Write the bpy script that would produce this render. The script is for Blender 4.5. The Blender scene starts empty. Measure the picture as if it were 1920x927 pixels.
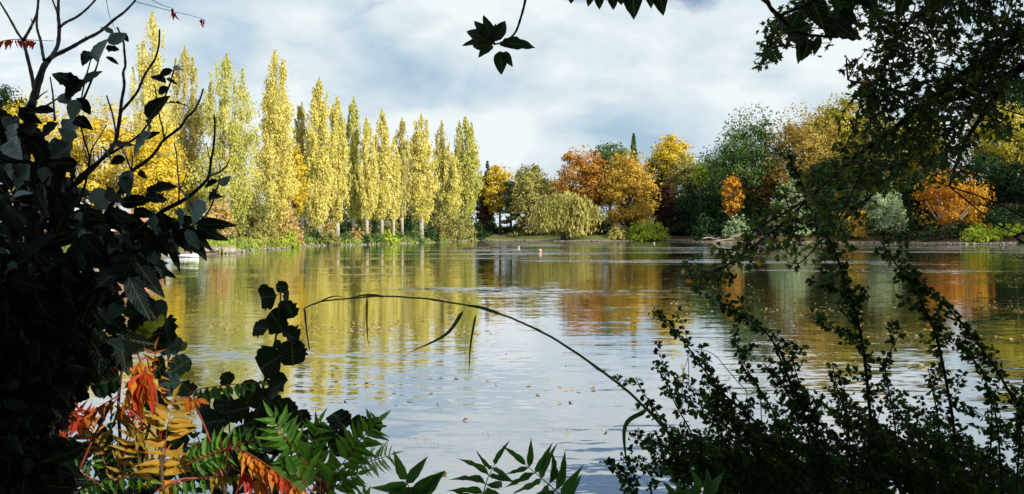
import bpy, math, random
import numpy as np
from mathutils import Vector, Matrix

# ------------------------------------------------------------------ camera, sky, sun, exposure
S = bpy.context.scene
C = S.collection
FPX, CX, HY, CAMZ = 1493.0, 960.0, 440.0, 2.2      # focal length in photo pixels, centre, horizon row, eye height over the water
cam_data = bpy.data.cameras.new('camera')
cam = bpy.data.objects.new('camera', cam_data)
C.objects.link(cam)
cam.location = (0, 0, CAMZ)
cam.rotation_euler = (math.radians(90), 0, 0)
cam_data.sensor_width = 36.0
cam_data.lens = FPX / 1920.0 * 36.0
cam_data.shift_y = -(463.5 - HY) / 1920.0
cam_data.clip_start = 0.05
cam_data.clip_end = 6000
S.camera = cam
S.view_settings.view_transform = 'Standard'
S.view_settings.look = 'None'
S.view_settings.exposure = 0.22
S.view_settings.gamma = 1.0

SUN_AZ = math.radians(132)      # clockwise from +Y (the view direction): behind and to the right of the camera
SUN_EL = math.radians(27)
SUND = Vector((math.sin(SUN_AZ) * math.cos(SUN_EL), math.cos(SUN_AZ) * math.cos(SUN_EL), math.sin(SUN_EL)))
sun_d = bpy.data.lights.new('sun', 'SUN')
sun_d.energy = 5.0
sun_d.angle = math.radians(0.5)
sun_d.color = (1.0, 0.95, 0.85)
sun = bpy.data.objects.new('sun', sun_d)
C.objects.link(sun)
sun.rotation_euler = (-SUND).to_track_quat('-Z', 'Y').to_euler()


class NT:
    """small helper to write node trees"""
    def __init__(self, tree):
        self.t = tree

    def n(self, typ, **kw):
        nd = self.t.nodes.new(typ)
        ins = kw.pop('ins', {})
        for k, v in kw.items():
            setattr(nd, k, v)
        for k, v in ins.items():
            if isinstance(v, bpy.types.NodeSocket):
                self.t.links.new(v, nd.inputs[k])
            else:
                nd.inputs[k].default_value = v
        return nd

    def math(self, op, a, b=None, c=None, clamp=False):
        nd = self.t.nodes.new('ShaderNodeMath')
        nd.operation = op
        nd.use_clamp = clamp
        for i, v in enumerate((a, b, c)):
            if v is None:
                continue
            if isinstance(v, bpy.types.NodeSocket):
                self.t.links.new(v, nd.inputs[i])
            else:
                nd.inputs[i].default_value = v
        return nd.outputs[0]

    def ramp(self, fac, stops, interp='LINEAR'):
        nd = self.t.nodes.new('ShaderNodeValToRGB')
        nd.color_ramp.interpolation = interp
        el = nd.color_ramp.elements
        while len(el) < len(stops):
            el.new(0.5)
        for e, (p, c) in zip(el, stops):
            e.position = p
            e.color = (*c, 1) if len(c) == 3 else c
        self.t.links.new(fac, nd.inputs[0])
        return nd.outputs[0]

    def mix(self, fac, a, b, mode='MIX'):
        nd = self.t.nodes.new('ShaderNodeMix')
        nd.data_type = 'RGBA'
        nd.blend_type = mode
        for k, v in ((0, fac), (6, a), (7, b)):
            if isinstance(v, bpy.types.NodeSocket):
                self.t.links.new(v, nd.inputs[k])
            else:
                nd.inputs[k].default_value = v if k == 0 else (*v, 1) if len(v) == 3 else v
        return nd.outputs[2]

    def link(self, a, b):
        self.t.links.new(a, b)


def build_world():
    w = bpy.data.worlds.new('World')
    S.world = w
    w.use_nodes = True
    t = w.node_tree
    t.nodes.clear()
    k = NT(t)
    out = k.n('ShaderNodeOutputWorld')
    bg = k.n('ShaderNodeBackground', ins={'Strength': 0.1})
    sky = k.n('ShaderNodeTexSky', sky_type='NISHITA', sun_disc=False)
    sky.sun_elevation = SUN_EL
    sky.sun_rotation = SUN_AZ
    sky.air_density = 1.0
    sky.dust_density = 0.6
    sky.ozone_density = 1.5
    co = k.n('ShaderNodeTexCoord').outputs['Generated']
    def layer(off, sc, scale, detail, rough, dist):
        return k.n('ShaderNodeTexNoise', ins={'Vector': k.n('ShaderNodeMapping', ins={0: co, 1: off, 3: sc}).outputs[0], 'Scale': scale, 'Detail': detail, 'Roughness': rough, 'Distortion': dist}).outputs[0]
    big = layer((3.3, 1.7, 0.4), (1, 1, 2.3), 2.6, 4.0, 0.5, 0.3)
    fine = layer((9.1, 4.4, 2), (1, 1, 2.0), 7.5, 8.0, 0.55, 0.25)
    tone = k.math('ADD', k.math('MULTIPLY', big, 0.62), k.math('MULTIPLY', k.math('ADD', fine, -0.1), 0.62))
    for px, py, rad, amp in [(950, 30, .12, .07), (1420, 130, .13, .05), (730, 120, .10, -.07), (1180, 215, .10, -.07), (1700, 30, .12, -.04), (430, 60, .12, .02), (300, 260, .12, -.02), (930, 285, .05, .08), (1330, 300, .07, .03), (620, 300, .09, .05), (560, 20, .10, .03)]:
        d = Vector(((px - CX) / FPX, 1, (HY - py) / FPX)).normalized()
        df = k.n('ShaderNodeVectorMath', operation='SUBTRACT', ins={0: co, 1: tuple(d)}).outputs[0]
        df = k.n('ShaderNodeVectorMath', operation='MULTIPLY', ins={0: df, 1: (1 / rad, 1 / rad, 1.7 / rad)}).outputs[0]
        q = k.n('ShaderNodeVectorMath', operation='DOT_PRODUCT', ins={0: df, 1: df}).outputs[1]
        tone = k.math('ADD', tone, k.math('MULTIPLY', k.math('EXPONENT', k.math('MULTIPLY', q, -1.0)), amp))
    cloud = k.ramp(tone, [(0.39, (3.6, 4.9, 6.1)), (0.47, (4.7, 5.9, 6.8)), (0.56, (6.1, 6.95, 7.4)), (0.66, (7.6, 8.15, 8.35))])
    cov = layer((1.2, 7.9, 5.3), (1, 1, 2.2), 3.4, 7.0, 0.52, 0.3)
    for px, py, rad, amp in [(1105, -28, .035, .22), (1150, -60, .05, .2)]:
        d = Vector(((px - CX) / FPX, 1, (HY - py) / FPX)).normalized()
        df = k.n('ShaderNodeVectorMath', operation='SUBTRACT', ins={0: co, 1: tuple(d)}).outputs[0]
        df = k.n('ShaderNodeVectorMath', operation='MULTIPLY', ins={0: df, 1: (.6 / rad, .6 / rad, 1.6 / rad)}).outputs[0]
        q = k.n('ShaderNodeVectorMath', operation='DOT_PRODUCT', ins={0: df, 1: df}).outputs[1]
        cov = k.math('SUBTRACT', cov, k.math('MULTIPLY', k.math('EXPONENT', k.math('MULTIPLY', q, -1.0)), amp))
    gap = k.ramp(cov, [(0.27, (0, 0, 0)), (0.37, (1, 1, 1))])
    col = k.mix(gap, sky.outputs[0], cloud)
    k.link(col, bg.inputs[0])
    k.link(bg.outputs[0], out.inputs[0])


build_world()

# ------------------------------------------------------------------ helpers
rng = np.random.default_rng(7)
random.seed(7)


def P(px, py, Y):
    """world point seen at photo pixel (px, py) at distance Y in front of the camera"""
    return Vector(((px - CX) / FPX * Y, Y, CAMZ - (py - HY) / FPX * Y))


def link(o, parent=None):
    C.objects.link(o)
    if parent is not None:
        o.parent = parent
    return o


def tag(o, label=None, cat=None, group=None, kind=None):
    for k, v in (('label', label), ('category', cat), ('group', group), ('kind', kind)):
        if v:
            o[k] = v
    return o


def thing(name, loc, label, cat, group=None):
    o = bpy.data.objects.new(name, None)
    o.empty_display_size = 0.2
    o.location = loc
    link(o)
    return tag(o, label, cat, group)


def mesh_np(name, V, F, mat=None, smooth=False, attr=None):
    """mesh from arrays; F is a list of (n, k) int arrays (k corners per face)"""
    if not isinstance(F, (list, tuple)):
        F = [F]
    F = [np.asarray(f, dtype=np.int32) for f in F if len(f)]
    me = bpy.data.meshes.new(name)
    V = np.ascontiguousarray(V, dtype=np.float32)
    me.vertices.add(len(V))
    me.vertices.foreach_set('co', V.ravel())
    idx = np.concatenate([f.ravel() for f in F])
    tot = np.concatenate([np.full(len(f), f.shape[1], dtype=np.int32) for f in F])
    start = np.concatenate([[0], np.cumsum(tot)[:-1]]).astype(np.int32)
    me.loops.add(len(idx))
    me.loops.foreach_set('vertex_index', idx)
    me.polygons.add(len(tot))
    me.polygons.foreach_set('loop_start', start)
    me.polygons.foreach_set('loop_total', tot)
    if smooth:
        me.polygons.foreach_set('use_smooth', np.ones(len(tot), dtype=bool))
    if attr is not None:
        a = me.attributes.new('tone', 'FLOAT', 'FACE')
        a.data.foreach_set('value', np.ascontiguousarray(attr, dtype=np.float32))
    me.update(calc_edges=True)
    if mat:
        me.materials.append(mat)
    return me


class MB:
    """collects tubes, boxes and loose polygons into one mesh"""
    def __init__(self):
        self.V, self.Q, self.T, self.n = [], [], [], 0

    def add(self, V, Q=None, T=None):
        self.V.append(np.asarray(V, dtype=float))
        if Q is not None and len(Q):
            self.Q.append(np.asarray(Q) + self.n)
        if T is not None and len(T):
            self.T.append(np.asarray(T) + self.n)
        self.n += len(V)

    def tube(self, pts, rad, k=6, cap=True):
        pts = np.array([tuple(p) for p in pts], dtype=float)
        n = len(pts)
        rad = np.broadcast_to(np.asarray(rad, dtype=float), (n,))
        tan = np.gradient(pts, axis=0)
        tan /= np.linalg.norm(tan, axis=1)[:, None] + 1e-9
        ref = np.array([0.0, 0.0, 1.0]) if abs(tan[0][2]) < 0.8 else np.array([0.0, 1.0, 0.0])
        V = []
        for i in range(n):
            a = np.cross(tan[i], ref)
            if np.linalg.norm(a) < 1e-4:
                a = np.cross(tan[i], np.array([1.0, 0, 0]))
            a /= np.linalg.norm(a)
            b = np.cross(tan[i], a)
            ref = np.cross(a, tan[i])
            th = np.arange(k) / k * 2 * math.pi
            V.append(pts[i] + rad[i] * (np.cos(th)[:, None] * a + np.sin(th)[:, None] * b))
        V = np.concatenate(V)
        Q = []
        for i in range(n - 1):
            for j in range(k):
                Q.append((i * k + j, i * k + (j + 1) % k, (i + 1) * k + (j + 1) % k, (i + 1) * k + j))
        T = []
        if cap:
            V = np.concatenate([V, pts[:1], pts[-1:]])
            for j in range(k):
                T.append((n * k, (j + 1) % k, j))
                T.append((n * k + 1, (n - 1) * k + j, (n - 1) * k + (j + 1) % k))
        self.add(V, Q, T)

    def box(self, c, s, rz=0.0, taper=1.0):
        x, y, z = s[0] / 2, s[1] / 2, s[2] / 2
        t = taper
        V = np.array([(-x, -y, -z), (x, -y, -z), (x, y, -z), (-x, y, -z), (-x * t, -y * t, z), (x * t, -y * t, z), (x * t, y * t, z), (-x * t, y * t, z)])
        cr, sr = math.cos(rz), math.sin(rz)
        V = V @ np.array([[cr, sr, 0], [-sr, cr, 0], [0, 0, 1]]) + np.array(tuple(c))
        self.add(V, [(0, 3, 2, 1), (4, 5, 6, 7), (0, 1, 5, 4), (1, 2, 6, 5), (2, 3, 7, 6), (3, 0, 4, 7)])

    def mesh(self, name, mat, smooth=False, offset=(0, 0, 0)):
        V = np.concatenate(self.V) - np.array(tuple(offset))
        F = []
        if self.Q:
            F.append(np.concatenate(self.Q))
        if self.T:
            F.append(np.concatenate(self.T))
        return mesh_np(name, V, F, mat, smooth)

    def build(self, name, mat, parent=None, smooth=False):
        """object whose vertices are given in world space; becomes local to the parent's location"""
        off = parent.location if parent is not None else (0, 0, 0)
        if parent is not None and parent.parent is not None:
            off = parent.parent.location
        o = bpy.data.objects.new(name, self.mesh(name, mat, smooth, off))
        return link(o, parent)


def spline(pts, per=5):
    """Catmull-Rom through 3-D points"""
    p = [Vector(tuple(a)) for a in pts]
    if len(p) < 3:
        return [p[0].lerp(p[-1], i / per) for i in range(per + 1)]
    p = [p[0] * 2 - p[1]] + p + [p[-1] * 2 - p[-2]]
    out = []
    for i in range(1, len(p) - 2):
        a, b, c, d = p[i - 1], p[i], p[i + 1], p[i + 2]
        for j in range(per):
            t = j / per
            out.append(0.5 * ((2 * b) + (c - a) * t + (2 * a - 5 * b + 4 * c - d) * t * t + (3 * b - a - 3 * c + d) * t ** 3))
    out.append(p[-2])
    return out


# ------------------------------------------------------------------ materials
def new_mat(name):
    m = bpy.data.materials.new(name)
    m.use_nodes = True
    m.node_tree.nodes.clear()
    return m, NT(m.node_tree)


def crown_mat(name, stops, trans=0.24):
    """leaves of a far crown: colour varies from leaf to leaf and from clump to clump"""
    m, k = new_mat(name)
    out = k.n('ShaderNodeOutputMaterial')
    isl = k.n('ShaderNodeNewGeometry').outputs['Random Per Island']
    tone = k.n('ShaderNodeAttribute', attribute_name='tone').outputs['Fac']
    f = k.math('ADD', k.math('MULTIPLY', isl, 0.18), k.math('MULTIPLY', tone, 0.80), clamp=True)
    col = k.ramp(f, [(i / (len(stops) - 1), c) for i, c in enumerate(stops)])
    d = k.n('ShaderNodeBsdfDiffuse', ins={'Color': col})
    tr = k.n('ShaderNodeBsdfTranslucent', ins={'Color': col})
    mx = k.n('ShaderNodeMixShader', ins={0: trans, 1: d.outputs[0], 2: tr.outputs[0]})
    k.link(mx.outputs[0], out.inputs[0])
    return m


def leaf_mat(name, stops, trans=0.25, rough=0.38, spec=0.5, vein=9.0, tipcol=None, tint=1.25):
    """a near leaf: object-random colour, midrib and side veins, gloss and some light coming through"""
    m, k = new_mat(name)
    out = k.n('ShaderNodeOutputMaterial')
    oi = k.n('ShaderNodeObjectInfo').outputs['Random']
    isl = k.n('ShaderNodeNewGeometry').outputs['Random Per Island']
    f = k.math('FRACT', k.math('ADD', oi, isl))
    col = k.ramp(f, [(i / max(1, len(stops) - 1), c) for i, c in enumerate(stops)])
    uv = k.n('ShaderNodeUVMap').outputs[0]
    sep = k.n('ShaderNodeSeparateXYZ', ins={0: uv})
    ax = k.math('ABSOLUTE', sep.outputs[0])
    wv = k.math('SINE', k.math('MULTIPLY', k.math('SUBTRACT', sep.outputs[1], k.math('MULTIPLY', ax, 0.7)), vein * 6.283))
    rib = k.math('SUBTRACT', 1.0, k.math('MULTIPLY', ax, 18.0), clamp=True)
    vv = k.math('MAXIMUM', k.math('MULTIPLY', k.math('POWER', k.math('MAXIMUM', wv, 0.0), 6.0), 0.6), rib)
    nz = k.n('ShaderNodeTexNoise', ins={'Vector': k.n('ShaderNodeTexCoord').outputs['Object'], 'Scale': 6.0, 'Detail': 4.0}).outputs[0]
    col = k.mix(k.math('MULTIPLY', vv, 0.35), col, k.mix(0.35, col, (0.45, 0.5, 0.25)))
    col = k.mix(k.math('MULTIPLY', k.math('SUBTRACT', nz, 0.45, clamp=True), 2.6, clamp=True), col, k.mix(1.0, col, (0.62, 0.55, 0.42), 'MULTIPLY'))
    if tipcol:
        tf = k.math('MULTIPLY', k.math('ADD', k.math('MULTIPLY', sep.outputs[1], 0.7), k.math('MULTIPLY', nz, 0.5)), 1.0, clamp=True)
        col = k.mix(k.math('POWER', tf, 2.0), col, tipcol)
    bmp = k.n('ShaderNodeBump', ins={'Strength': 0.22, 'Distance': 0.003, 'Height': k.math('ADD', k.math('MULTIPLY', wv, 0.5), k.math('MULTIPLY', nz, 0.8))})
    b = k.n('ShaderNodeBsdfPrincipled', ins={'Base Color': col, 'Roughness': rough, 'Specular IOR Level': spec, 'Normal': bmp.outputs[0]})
    tr = k.n('ShaderNodeBsdfTranslucent', ins={'Color': k.mix(1.0, col, (tint, tint, tint * 0.7), 'MULTIPLY')})
    mx = k.n('ShaderNodeMixShader', ins={0: trans, 1: b.outputs[0], 2: tr.outputs[0]})
    k.link(mx.outputs[0], out.inputs[0])
    return m


def rough_mat(name, stops, scale=3.0, rough=0.85, bump=0.4, stretch=(1, 1, 1), spec=0.3, dist=0.02):
    m, k = new_mat(name)
    out = k.n('ShaderNodeOutputMaterial')
    co = k.n('ShaderNodeMapping', ins={0: k.n('ShaderNodeTexCoord').outputs['Object'], 3: stretch}).outputs[0]
    nz = k.n('ShaderNodeTexNoise', ins={'Vector': co, 'Scale': scale, 'Detail': 6.0, 'Roughness': 0.6}).outputs[0]
    oi = k.n('ShaderNodeObjectInfo').outputs['Random']
    f = k.math('ADD', nz, k.math('MULTIPLY', k.math('SUBTRACT', oi, 0.5), 0.25))
    col = k.ramp(f, [(0.3 + 0.4 * i / max(1, len(stops) - 1), c) for i, c in enumerate(stops)])
    bmp = k.n('ShaderNodeBump', ins={'Strength': bump, 'Distance': dist, 'Height': nz})
    b = k.n('ShaderNodeBsdfPrincipled', ins={'Base Color': col, 'Roughness': rough, 'Specular IOR Level': spec, 'Normal': bmp.outputs[0]})
    k.link(b.outputs[0], out.inputs[0])
    return m


M = {}
# far crowns
M['poplar'] = crown_mat('poplar_leaves', [(0.51, 0.445, 0.095), (0.63, 0.555, 0.135), (0.72, 0.635, 0.175), (0.78, 0.70, 0.26)])
M['poplar_green'] = crown_mat('greenish_poplar_leaves', [(0.32, 0.36, 0.07), (0.46, 0.47, 0.10), (0.58, 0.54, 0.13), (0.66, 0.62, 0.22)])
M['poplar_olive'] = crown_mat('olive_poplar_leaves', [(0.32, 0.29, 0.08), (0.46, 0.41, 0.11), (0.58, 0.50, 0.15), (0.66, 0.58, 0.22)])
M['yellow'] = crown_mat('yellow_leaves', [(0.42, 0.30, 0.025), (0.62, 0.45, 0.035), (0.72, 0.54, 0.06), (0.76, 0.62, 0.14)])
M['yellowgreen'] = crown_mat('yellow_green_leaves', [(0.20, 0.19, 0.02), (0.36, 0.32, 0.035), (0.50, 0.42, 0.06), (0.58, 0.50, 0.10)])
M['golden'] = crown_mat('golden_chestnut_leaves', [(0.40, 0.24, 0.04), (0.51, 0.325, 0.05), (0.59, 0.40, 0.07), (0.65, 0.48, 0.11)])
M['brown'] = crown_mat('russet_leaves', [(0.33, 0.14, 0.03), (0.44, 0.21, 0.04), (0.54, 0.28, 0.06), (0.60, 0.36, 0.10)])
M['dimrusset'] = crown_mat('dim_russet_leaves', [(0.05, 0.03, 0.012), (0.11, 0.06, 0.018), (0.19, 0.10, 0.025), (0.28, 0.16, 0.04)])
M['bronze'] = crown_mat('bronze_oak_leaves', [(0.24, 0.15, 0.03), (0.36, 0.245, 0.05), (0.46, 0.335, 0.075), (0.54, 0.42, 0.12)])
M['orange'] = crown_mat('orange_leaves', [(0.32, 0.10, 0.014), (0.52, 0.21, 0.024), (0.66, 0.35, 0.035), (0.72, 0.47, 0.07)])
M['tan'] = crown_mat('tan_leaves', [(0.30, 0.18, 0.06), (0.48, 0.31, 0.10), (0.60, 0.42, 0.16), (0.64, 0.50, 0.22)])
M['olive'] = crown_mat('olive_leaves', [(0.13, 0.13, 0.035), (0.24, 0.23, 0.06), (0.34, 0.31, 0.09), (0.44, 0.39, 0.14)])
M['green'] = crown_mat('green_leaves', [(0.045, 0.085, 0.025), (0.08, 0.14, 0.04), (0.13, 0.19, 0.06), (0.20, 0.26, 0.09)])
M['shaded_darkgreen'] = crown_mat('dark_green_leaves_with_shade', [(0.012, 0.030, 0.014), (0.020, 0.046, 0.020), (0.034, 0.066, 0.026), (0.060, 0.095, 0.032)], 0.15)  # the wood's shade is put into this green, darker than the leaves themselves
M['lime'] = crown_mat('lime_leaves', [(0.20, 0.28, 0.02), (0.32, 0.42, 0.035), (0.40, 0.48, 0.05), (0.48, 0.52, 0.10)])
M['silver'] = crown_mat('silver_green_leaves', [(0.17, 0.24, 0.11), (0.27, 0.35, 0.17), (0.36, 0.44, 0.24), (0.46, 0.52, 0.33)])
M['bluegreen'] = crown_mat('blue_green_leaves', [(0.05, 0.09, 0.05), (0.10, 0.16, 0.085), (0.16, 0.23, 0.12), (0.22, 0.30, 0.17)])
M['willow'] = crown_mat('willow_leaves', [(0.24, 0.23, 0.055), (0.36, 0.33, 0.085), (0.47, 0.42, 0.12), (0.56, 0.50, 0.18)])
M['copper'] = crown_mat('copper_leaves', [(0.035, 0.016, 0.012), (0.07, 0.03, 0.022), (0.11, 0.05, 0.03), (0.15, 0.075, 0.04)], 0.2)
M['shade_green'] = crown_mat('canopy_leaves', [(0.025, 0.05, 0.012), (0.04, 0.07, 0.018), (0.06, 0.09, 0.02), (0.09, 0.10, 0.02)], 0.2)
M['grass'] = crown_mat('grass_blades', [(0.14, 0.22, 0.04), (0.22, 0.31, 0.05), (0.34, 0.40, 0.07), (0.46, 0.44, 0.13)])
M['bark'] = rough_mat('bark', [(0.05, 0.038, 0.028), (0.11, 0.085, 0.06)], 6.0, stretch=(4, 4, 0.6))
M['pale_bark'] = rough_mat('pale_bark', [(0.30, 0.26, 0.20), (0.52, 0.47, 0.38)], 3.0, stretch=(3, 3, 0.8))
M['twig'] = rough_mat('twig_bark', [(0.007, 0.0045, 0.005), (0.022, 0.013, 0.012)], 60.0, rough=0.6, spec=0.12, dist=0.002)
M['redstem'] = rough_mat('red_stem', [(0.16, 0.03, 0.02), (0.26, 0.06, 0.03)], 40.0, rough=0.5, dist=0.001)
M['darkstem'] = rough_mat('dark_stem', [(0.03, 0.022, 0.014), (0.06, 0.04, 0.02)], 50.0, rough=0.6, dist=0.001)
M['stone'] = rough_mat('shore_stone', [(0.14, 0.12, 0.09), (0.40, 0.35, 0.28)], 1.4, dist=0.05)
M['dark_stone'] = rough_mat('dark_stone', [(0.10, 0.085, 0.065), (0.24, 0.20, 0.15)], 1.4, dist=0.05)
M['driftwood'] = rough_mat('driftwood', [(0.20, 0.17, 0.13), (0.42, 0.37, 0.30)], 3.0, stretch=(1, 1, 4))
M['logwood'] = rough_mat('log_wood', [(0.06, 0.045, 0.03), (0.16, 0.12, 0.08)], 3.0)
M['iron'] = rough_mat('dark_iron', [(0.012, 0.012, 0.012), (0.03, 0.03, 0.03)], 8.0, rough=0.5)
M['white'] = rough_mat('white_paint', [(0.68, 0.68, 0.66), (0.82, 0.82, 0.80)], 2.0, rough=0.5)
M['roof_tile'] = rough_mat('terracotta_roof', [(0.40, 0.16, 0.09), (0.56, 0.26, 0.16)], 3.0)
M['brick'] = rough_mat('brick_wall', [(0.20, 0.10, 0.07), (0.34, 0.18, 0.12)], 4.0)
M['glass_dark'] = rough_mat('dark_window_glass', [(0.015, 0.02, 0.025), (0.03, 0.035, 0.04)], 1.0, rough=0.08, bump=0, spec=0.6)
M['timber'] = rough_mat('grey_timber', [(0.14, 0.12, 0.09), (0.28, 0.24, 0.18)], 4.0, stretch=(5, 1, 1))
M['buoy_orange'] = rough_mat('buoy_orange', [(0.72, 0.16, 0.02), (0.80, 0.22, 0.03)], 3.0, rough=0.4)
M['feather'] = rough_mat('white_feathers', [(0.70, 0.70, 0.68), (0.82, 0.82, 0.80)], 9.0)
M['beak'] = rough_mat('yellow_beak', [(0.6, 0.34, 0.03), (0.7, 0.4, 0.04)], 9.0)
M['feather_dark'] = rough_mat('dark_feathers', [(0.03, 0.03, 0.03), (0.08, 0.07, 0.06)], 9.0)
# near leaves
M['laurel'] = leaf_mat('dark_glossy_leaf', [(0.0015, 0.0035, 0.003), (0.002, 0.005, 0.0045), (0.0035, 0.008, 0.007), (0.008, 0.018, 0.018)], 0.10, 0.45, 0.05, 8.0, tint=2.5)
M['laurel_sheen'] = leaf_mat('leaf_painted_sheen', [(0.035, 0.085, 0.09), (0.075, 0.145, 0.17), (0.15, 0.23, 0.30)], 0.15, 0.36, 0.6, 8.0)  # bluish sky sheen painted into the leaf colour
M['laurel_mid'] = leaf_mat('leaf_faint_painted_sheen', [(0.006, 0.016, 0.017), (0.012, 0.028, 0.030), (0.022, 0.045, 0.049)], 0.08, 0.42, 0.14, 8.0)  # weaker sky sheen, mixed into the base colour
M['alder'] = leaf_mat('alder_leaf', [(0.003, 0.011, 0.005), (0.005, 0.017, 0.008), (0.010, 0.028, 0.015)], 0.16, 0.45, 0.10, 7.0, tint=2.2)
M['alder_sheen'] = leaf_mat('alder_leaf_painted_sheen', [(0.03, 0.075, 0.068), (0.05, 0.11, 0.10)], 0.12, 0.4, 0.4, 7.0)  # alder leaf with the sky's gleam put in its colour
M['alder_lit'] = leaf_mat('alder_leaf_painted_lit', [(0.16, 0.20, 0.02), (0.24, 0.27, 0.03)], 0.5, 0.45, 0.2, 7.0)  # lit look of some alder leaves, given by a brighter colour
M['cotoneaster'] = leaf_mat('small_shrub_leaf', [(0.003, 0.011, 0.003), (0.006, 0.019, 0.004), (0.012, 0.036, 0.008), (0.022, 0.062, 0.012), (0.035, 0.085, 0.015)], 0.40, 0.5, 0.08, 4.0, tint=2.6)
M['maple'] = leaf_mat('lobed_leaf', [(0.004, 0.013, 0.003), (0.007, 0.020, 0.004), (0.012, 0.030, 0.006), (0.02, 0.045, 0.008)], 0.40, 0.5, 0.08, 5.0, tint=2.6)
M['maple_lit'] = leaf_mat('lobed_leaf_painted_lit', [(0.035, 0.085, 0.010), (0.07, 0.14, 0.015), (0.17, 0.20, 0.02)], 0.4, 0.5, 0.2, 5.0)  # lit copy of the lobed leaf: the light is in its colour
M['maple_yellow'] = leaf_mat('yellow_lobed_leaf', [(0.40, 0.26, 0.02), (0.50, 0.22, 0.02), (0.46, 0.36, 0.04)], 0.45, 0.5, 0.3, 5.0)
M['magnolia'] = leaf_mat('hanging_dark_leaf', [(0.004, 0.012, 0.006), (0.006, 0.018, 0.009), (0.010, 0.026, 0.013)], 0.22, 0.45, 0.10, 7.0, tint=2.6)
M['sumac_yellow'] = leaf_mat('sumac_yellow', [(0.52, 0.30, 0.02), (0.62, 0.42, 0.04), (0.66, 0.52, 0.10)], 0.55, 0.45, 0.3, 10.0, tipcol=(0.58, 0.26, 0.02))
M['sumac_orange'] = leaf_mat('sumac_orange', [(0.56, 0.13, 0.01), (0.66, 0.22, 0.015), (0.70, 0.30, 0.02)], 0.42, 0.45, 0.3, 10.0)
M['sumac_red'] = leaf_mat('sumac_red', [(0.44, 0.025, 0.012), (0.54, 0.05, 0.012), (0.62, 0.10, 0.012)], 0.42, 0.45, 0.3, 10.0)
M['sumac_olive'] = leaf_mat('sumac_olive', [(0.16, 0.15, 0.02), (0.28, 0.21, 0.02), (0.40, 0.25, 0.02)], 0.38, 0.45, 0.3, 10.0, tipcol=(0.45, 0.2, 0.02))
M['sumac_green'] = leaf_mat('sumac_green', [(0.05, 0.16, 0.015), (0.08, 0.22, 0.02), (0.13, 0.30, 0.03)], 0.5, 0.42, 0.35, 10.0)
M['sumac_pale'] = leaf_mat('sumac_pale_green', [(0.24, 0.36, 0.16), (0.32, 0.45, 0.22)], 0.45, 0.45, 0.3, 10.0)
M['sumac_dark'] = leaf_mat('sumac_dark_green', [(0.02, 0.09, 0.012), (0.032, 0.12, 0.015), (0.05, 0.16, 0.02)], 0.42, 0.4, 0.4, 10.0)
M['reed'] = leaf_mat('reed_green', [(0.035, 0.065, 0.015), (0.05, 0.085, 0.02)], 0.2, 0.45, 0.4, 30.0)
M['reed_brown'] = leaf_mat('reed_brown', [(0.05, 0.03, 0.015), (0.08, 0.045, 0.02)], 0.15, 0.5, 0.3, 30.0)
M['floating'] = leaf_mat('floating_leaf', [(0.50, 0.30, 0.06), (0.60, 0.42, 0.16), (0.42, 0.18, 0.03), (0.66, 0.52, 0.28)], 0.1, 0.5, 0.4, 5.0)
M['floating_brown'] = leaf_mat('brown_floating_leaf', [(0.22, 0.07, 0.02), (0.34, 0.13, 0.03), (0.14, 0.05, 0.02)], 0.1, 0.5, 0.4, 5.0)

# ------------------------------------------------------------------ lake, terrain
SHORE_PX = [(1915, 460.2), (1850, 459), (1750, 458), (1650, 456.3), (1560, 456), (1440, 457), (1330, 456), (1290, 453), (1262, 451.6), (1245, 452), (1140, 453), (1060, 453),
            (1000, 451.6), (940, 451.2), (900, 451.6), (850, 454), (780, 456), (690, 459), (578, 461.7), (520, 466.7), (453, 471), (437, 475), (330, 480), (200, 485), (0, 495)]
poly = [(14, 5.4), (30, 12), (62, 35), (92, 70), (112, 105), (116, 140)]
for px, py in SHORE_PX:
    d = FPX * CAMZ / (py - HY)
    poly.append(((px - CX) / FPX * d, d))
poly += [(-46, 42), (-42, 22), (-26, 9), (-12, 4.6), (-4, 4.2), (0, 4.4), (6, 4.4)]
POLY = np.array(poly)


def sdist(x, y):
    """signed distance to the lake's edge, positive on land"""
    x = np.asarray(x, float)
    y = np.asarray(y, float)
    best = np.full(x.shape, 1e9)
    inside = np.zeros(x.shape, bool)
    n = len(POLY)
    for i in range(n):
        ax, ay = POLY[i]
        bx, by = POLY[(i + 1) % n]
        dx, dy = bx - ax, by - ay
        t = np.clip(((x - ax) * dx + (y - ay) * dy) / (dx * dx + dy * dy), 0, 1)
        best = np.minimum(best, np.hypot(x - ax - t * dx, y - ay - t * dy))
        c = ((ay > y) != (by > y)) & (x < (bx - ax) * (y - ay) / ((by - ay) if by != ay else 1e-9) + ax)
        inside ^= c
    return np.where(inside, -best, best)


def sstep(a, b, x):
    t = np.clip((x - a) / (b - a), 0, 1)
    return t * t * (3 - 2 * t)


def ground_z(x, y):
    x = np.asarray(x, float)
    y = np.asarray(y, float)
    s = sdist(x, y)
    far = sstep(30, 60, y)
    z = 0.30 * sstep(-0.6, 1.2, s) - 0.15
    z = z + far * 1.7 * sstep(1.5, 12, s) + (1 - far) * (0.5 * sstep(0.5, 5, s) + 1.5 * sstep(8, 30, s))
    z = z + 16 * sstep(35, 120, x) * sstep(6, 80, s) * sstep(70, 130, y)
    z = z + 5 * sstep(10, 150, s) * sstep(200, 300, y)
    z = z - 1.6 * sstep(0.2, 5, -s)
    z = z + 0.12 * np.sin(x * 0.31 + 1.3) * np.sin(y * 0.27) * sstep(3, 12, s)
    return z


def gz(x, y):
    return float(ground_z(np.array([x]), np.array([y]))[0])


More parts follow.
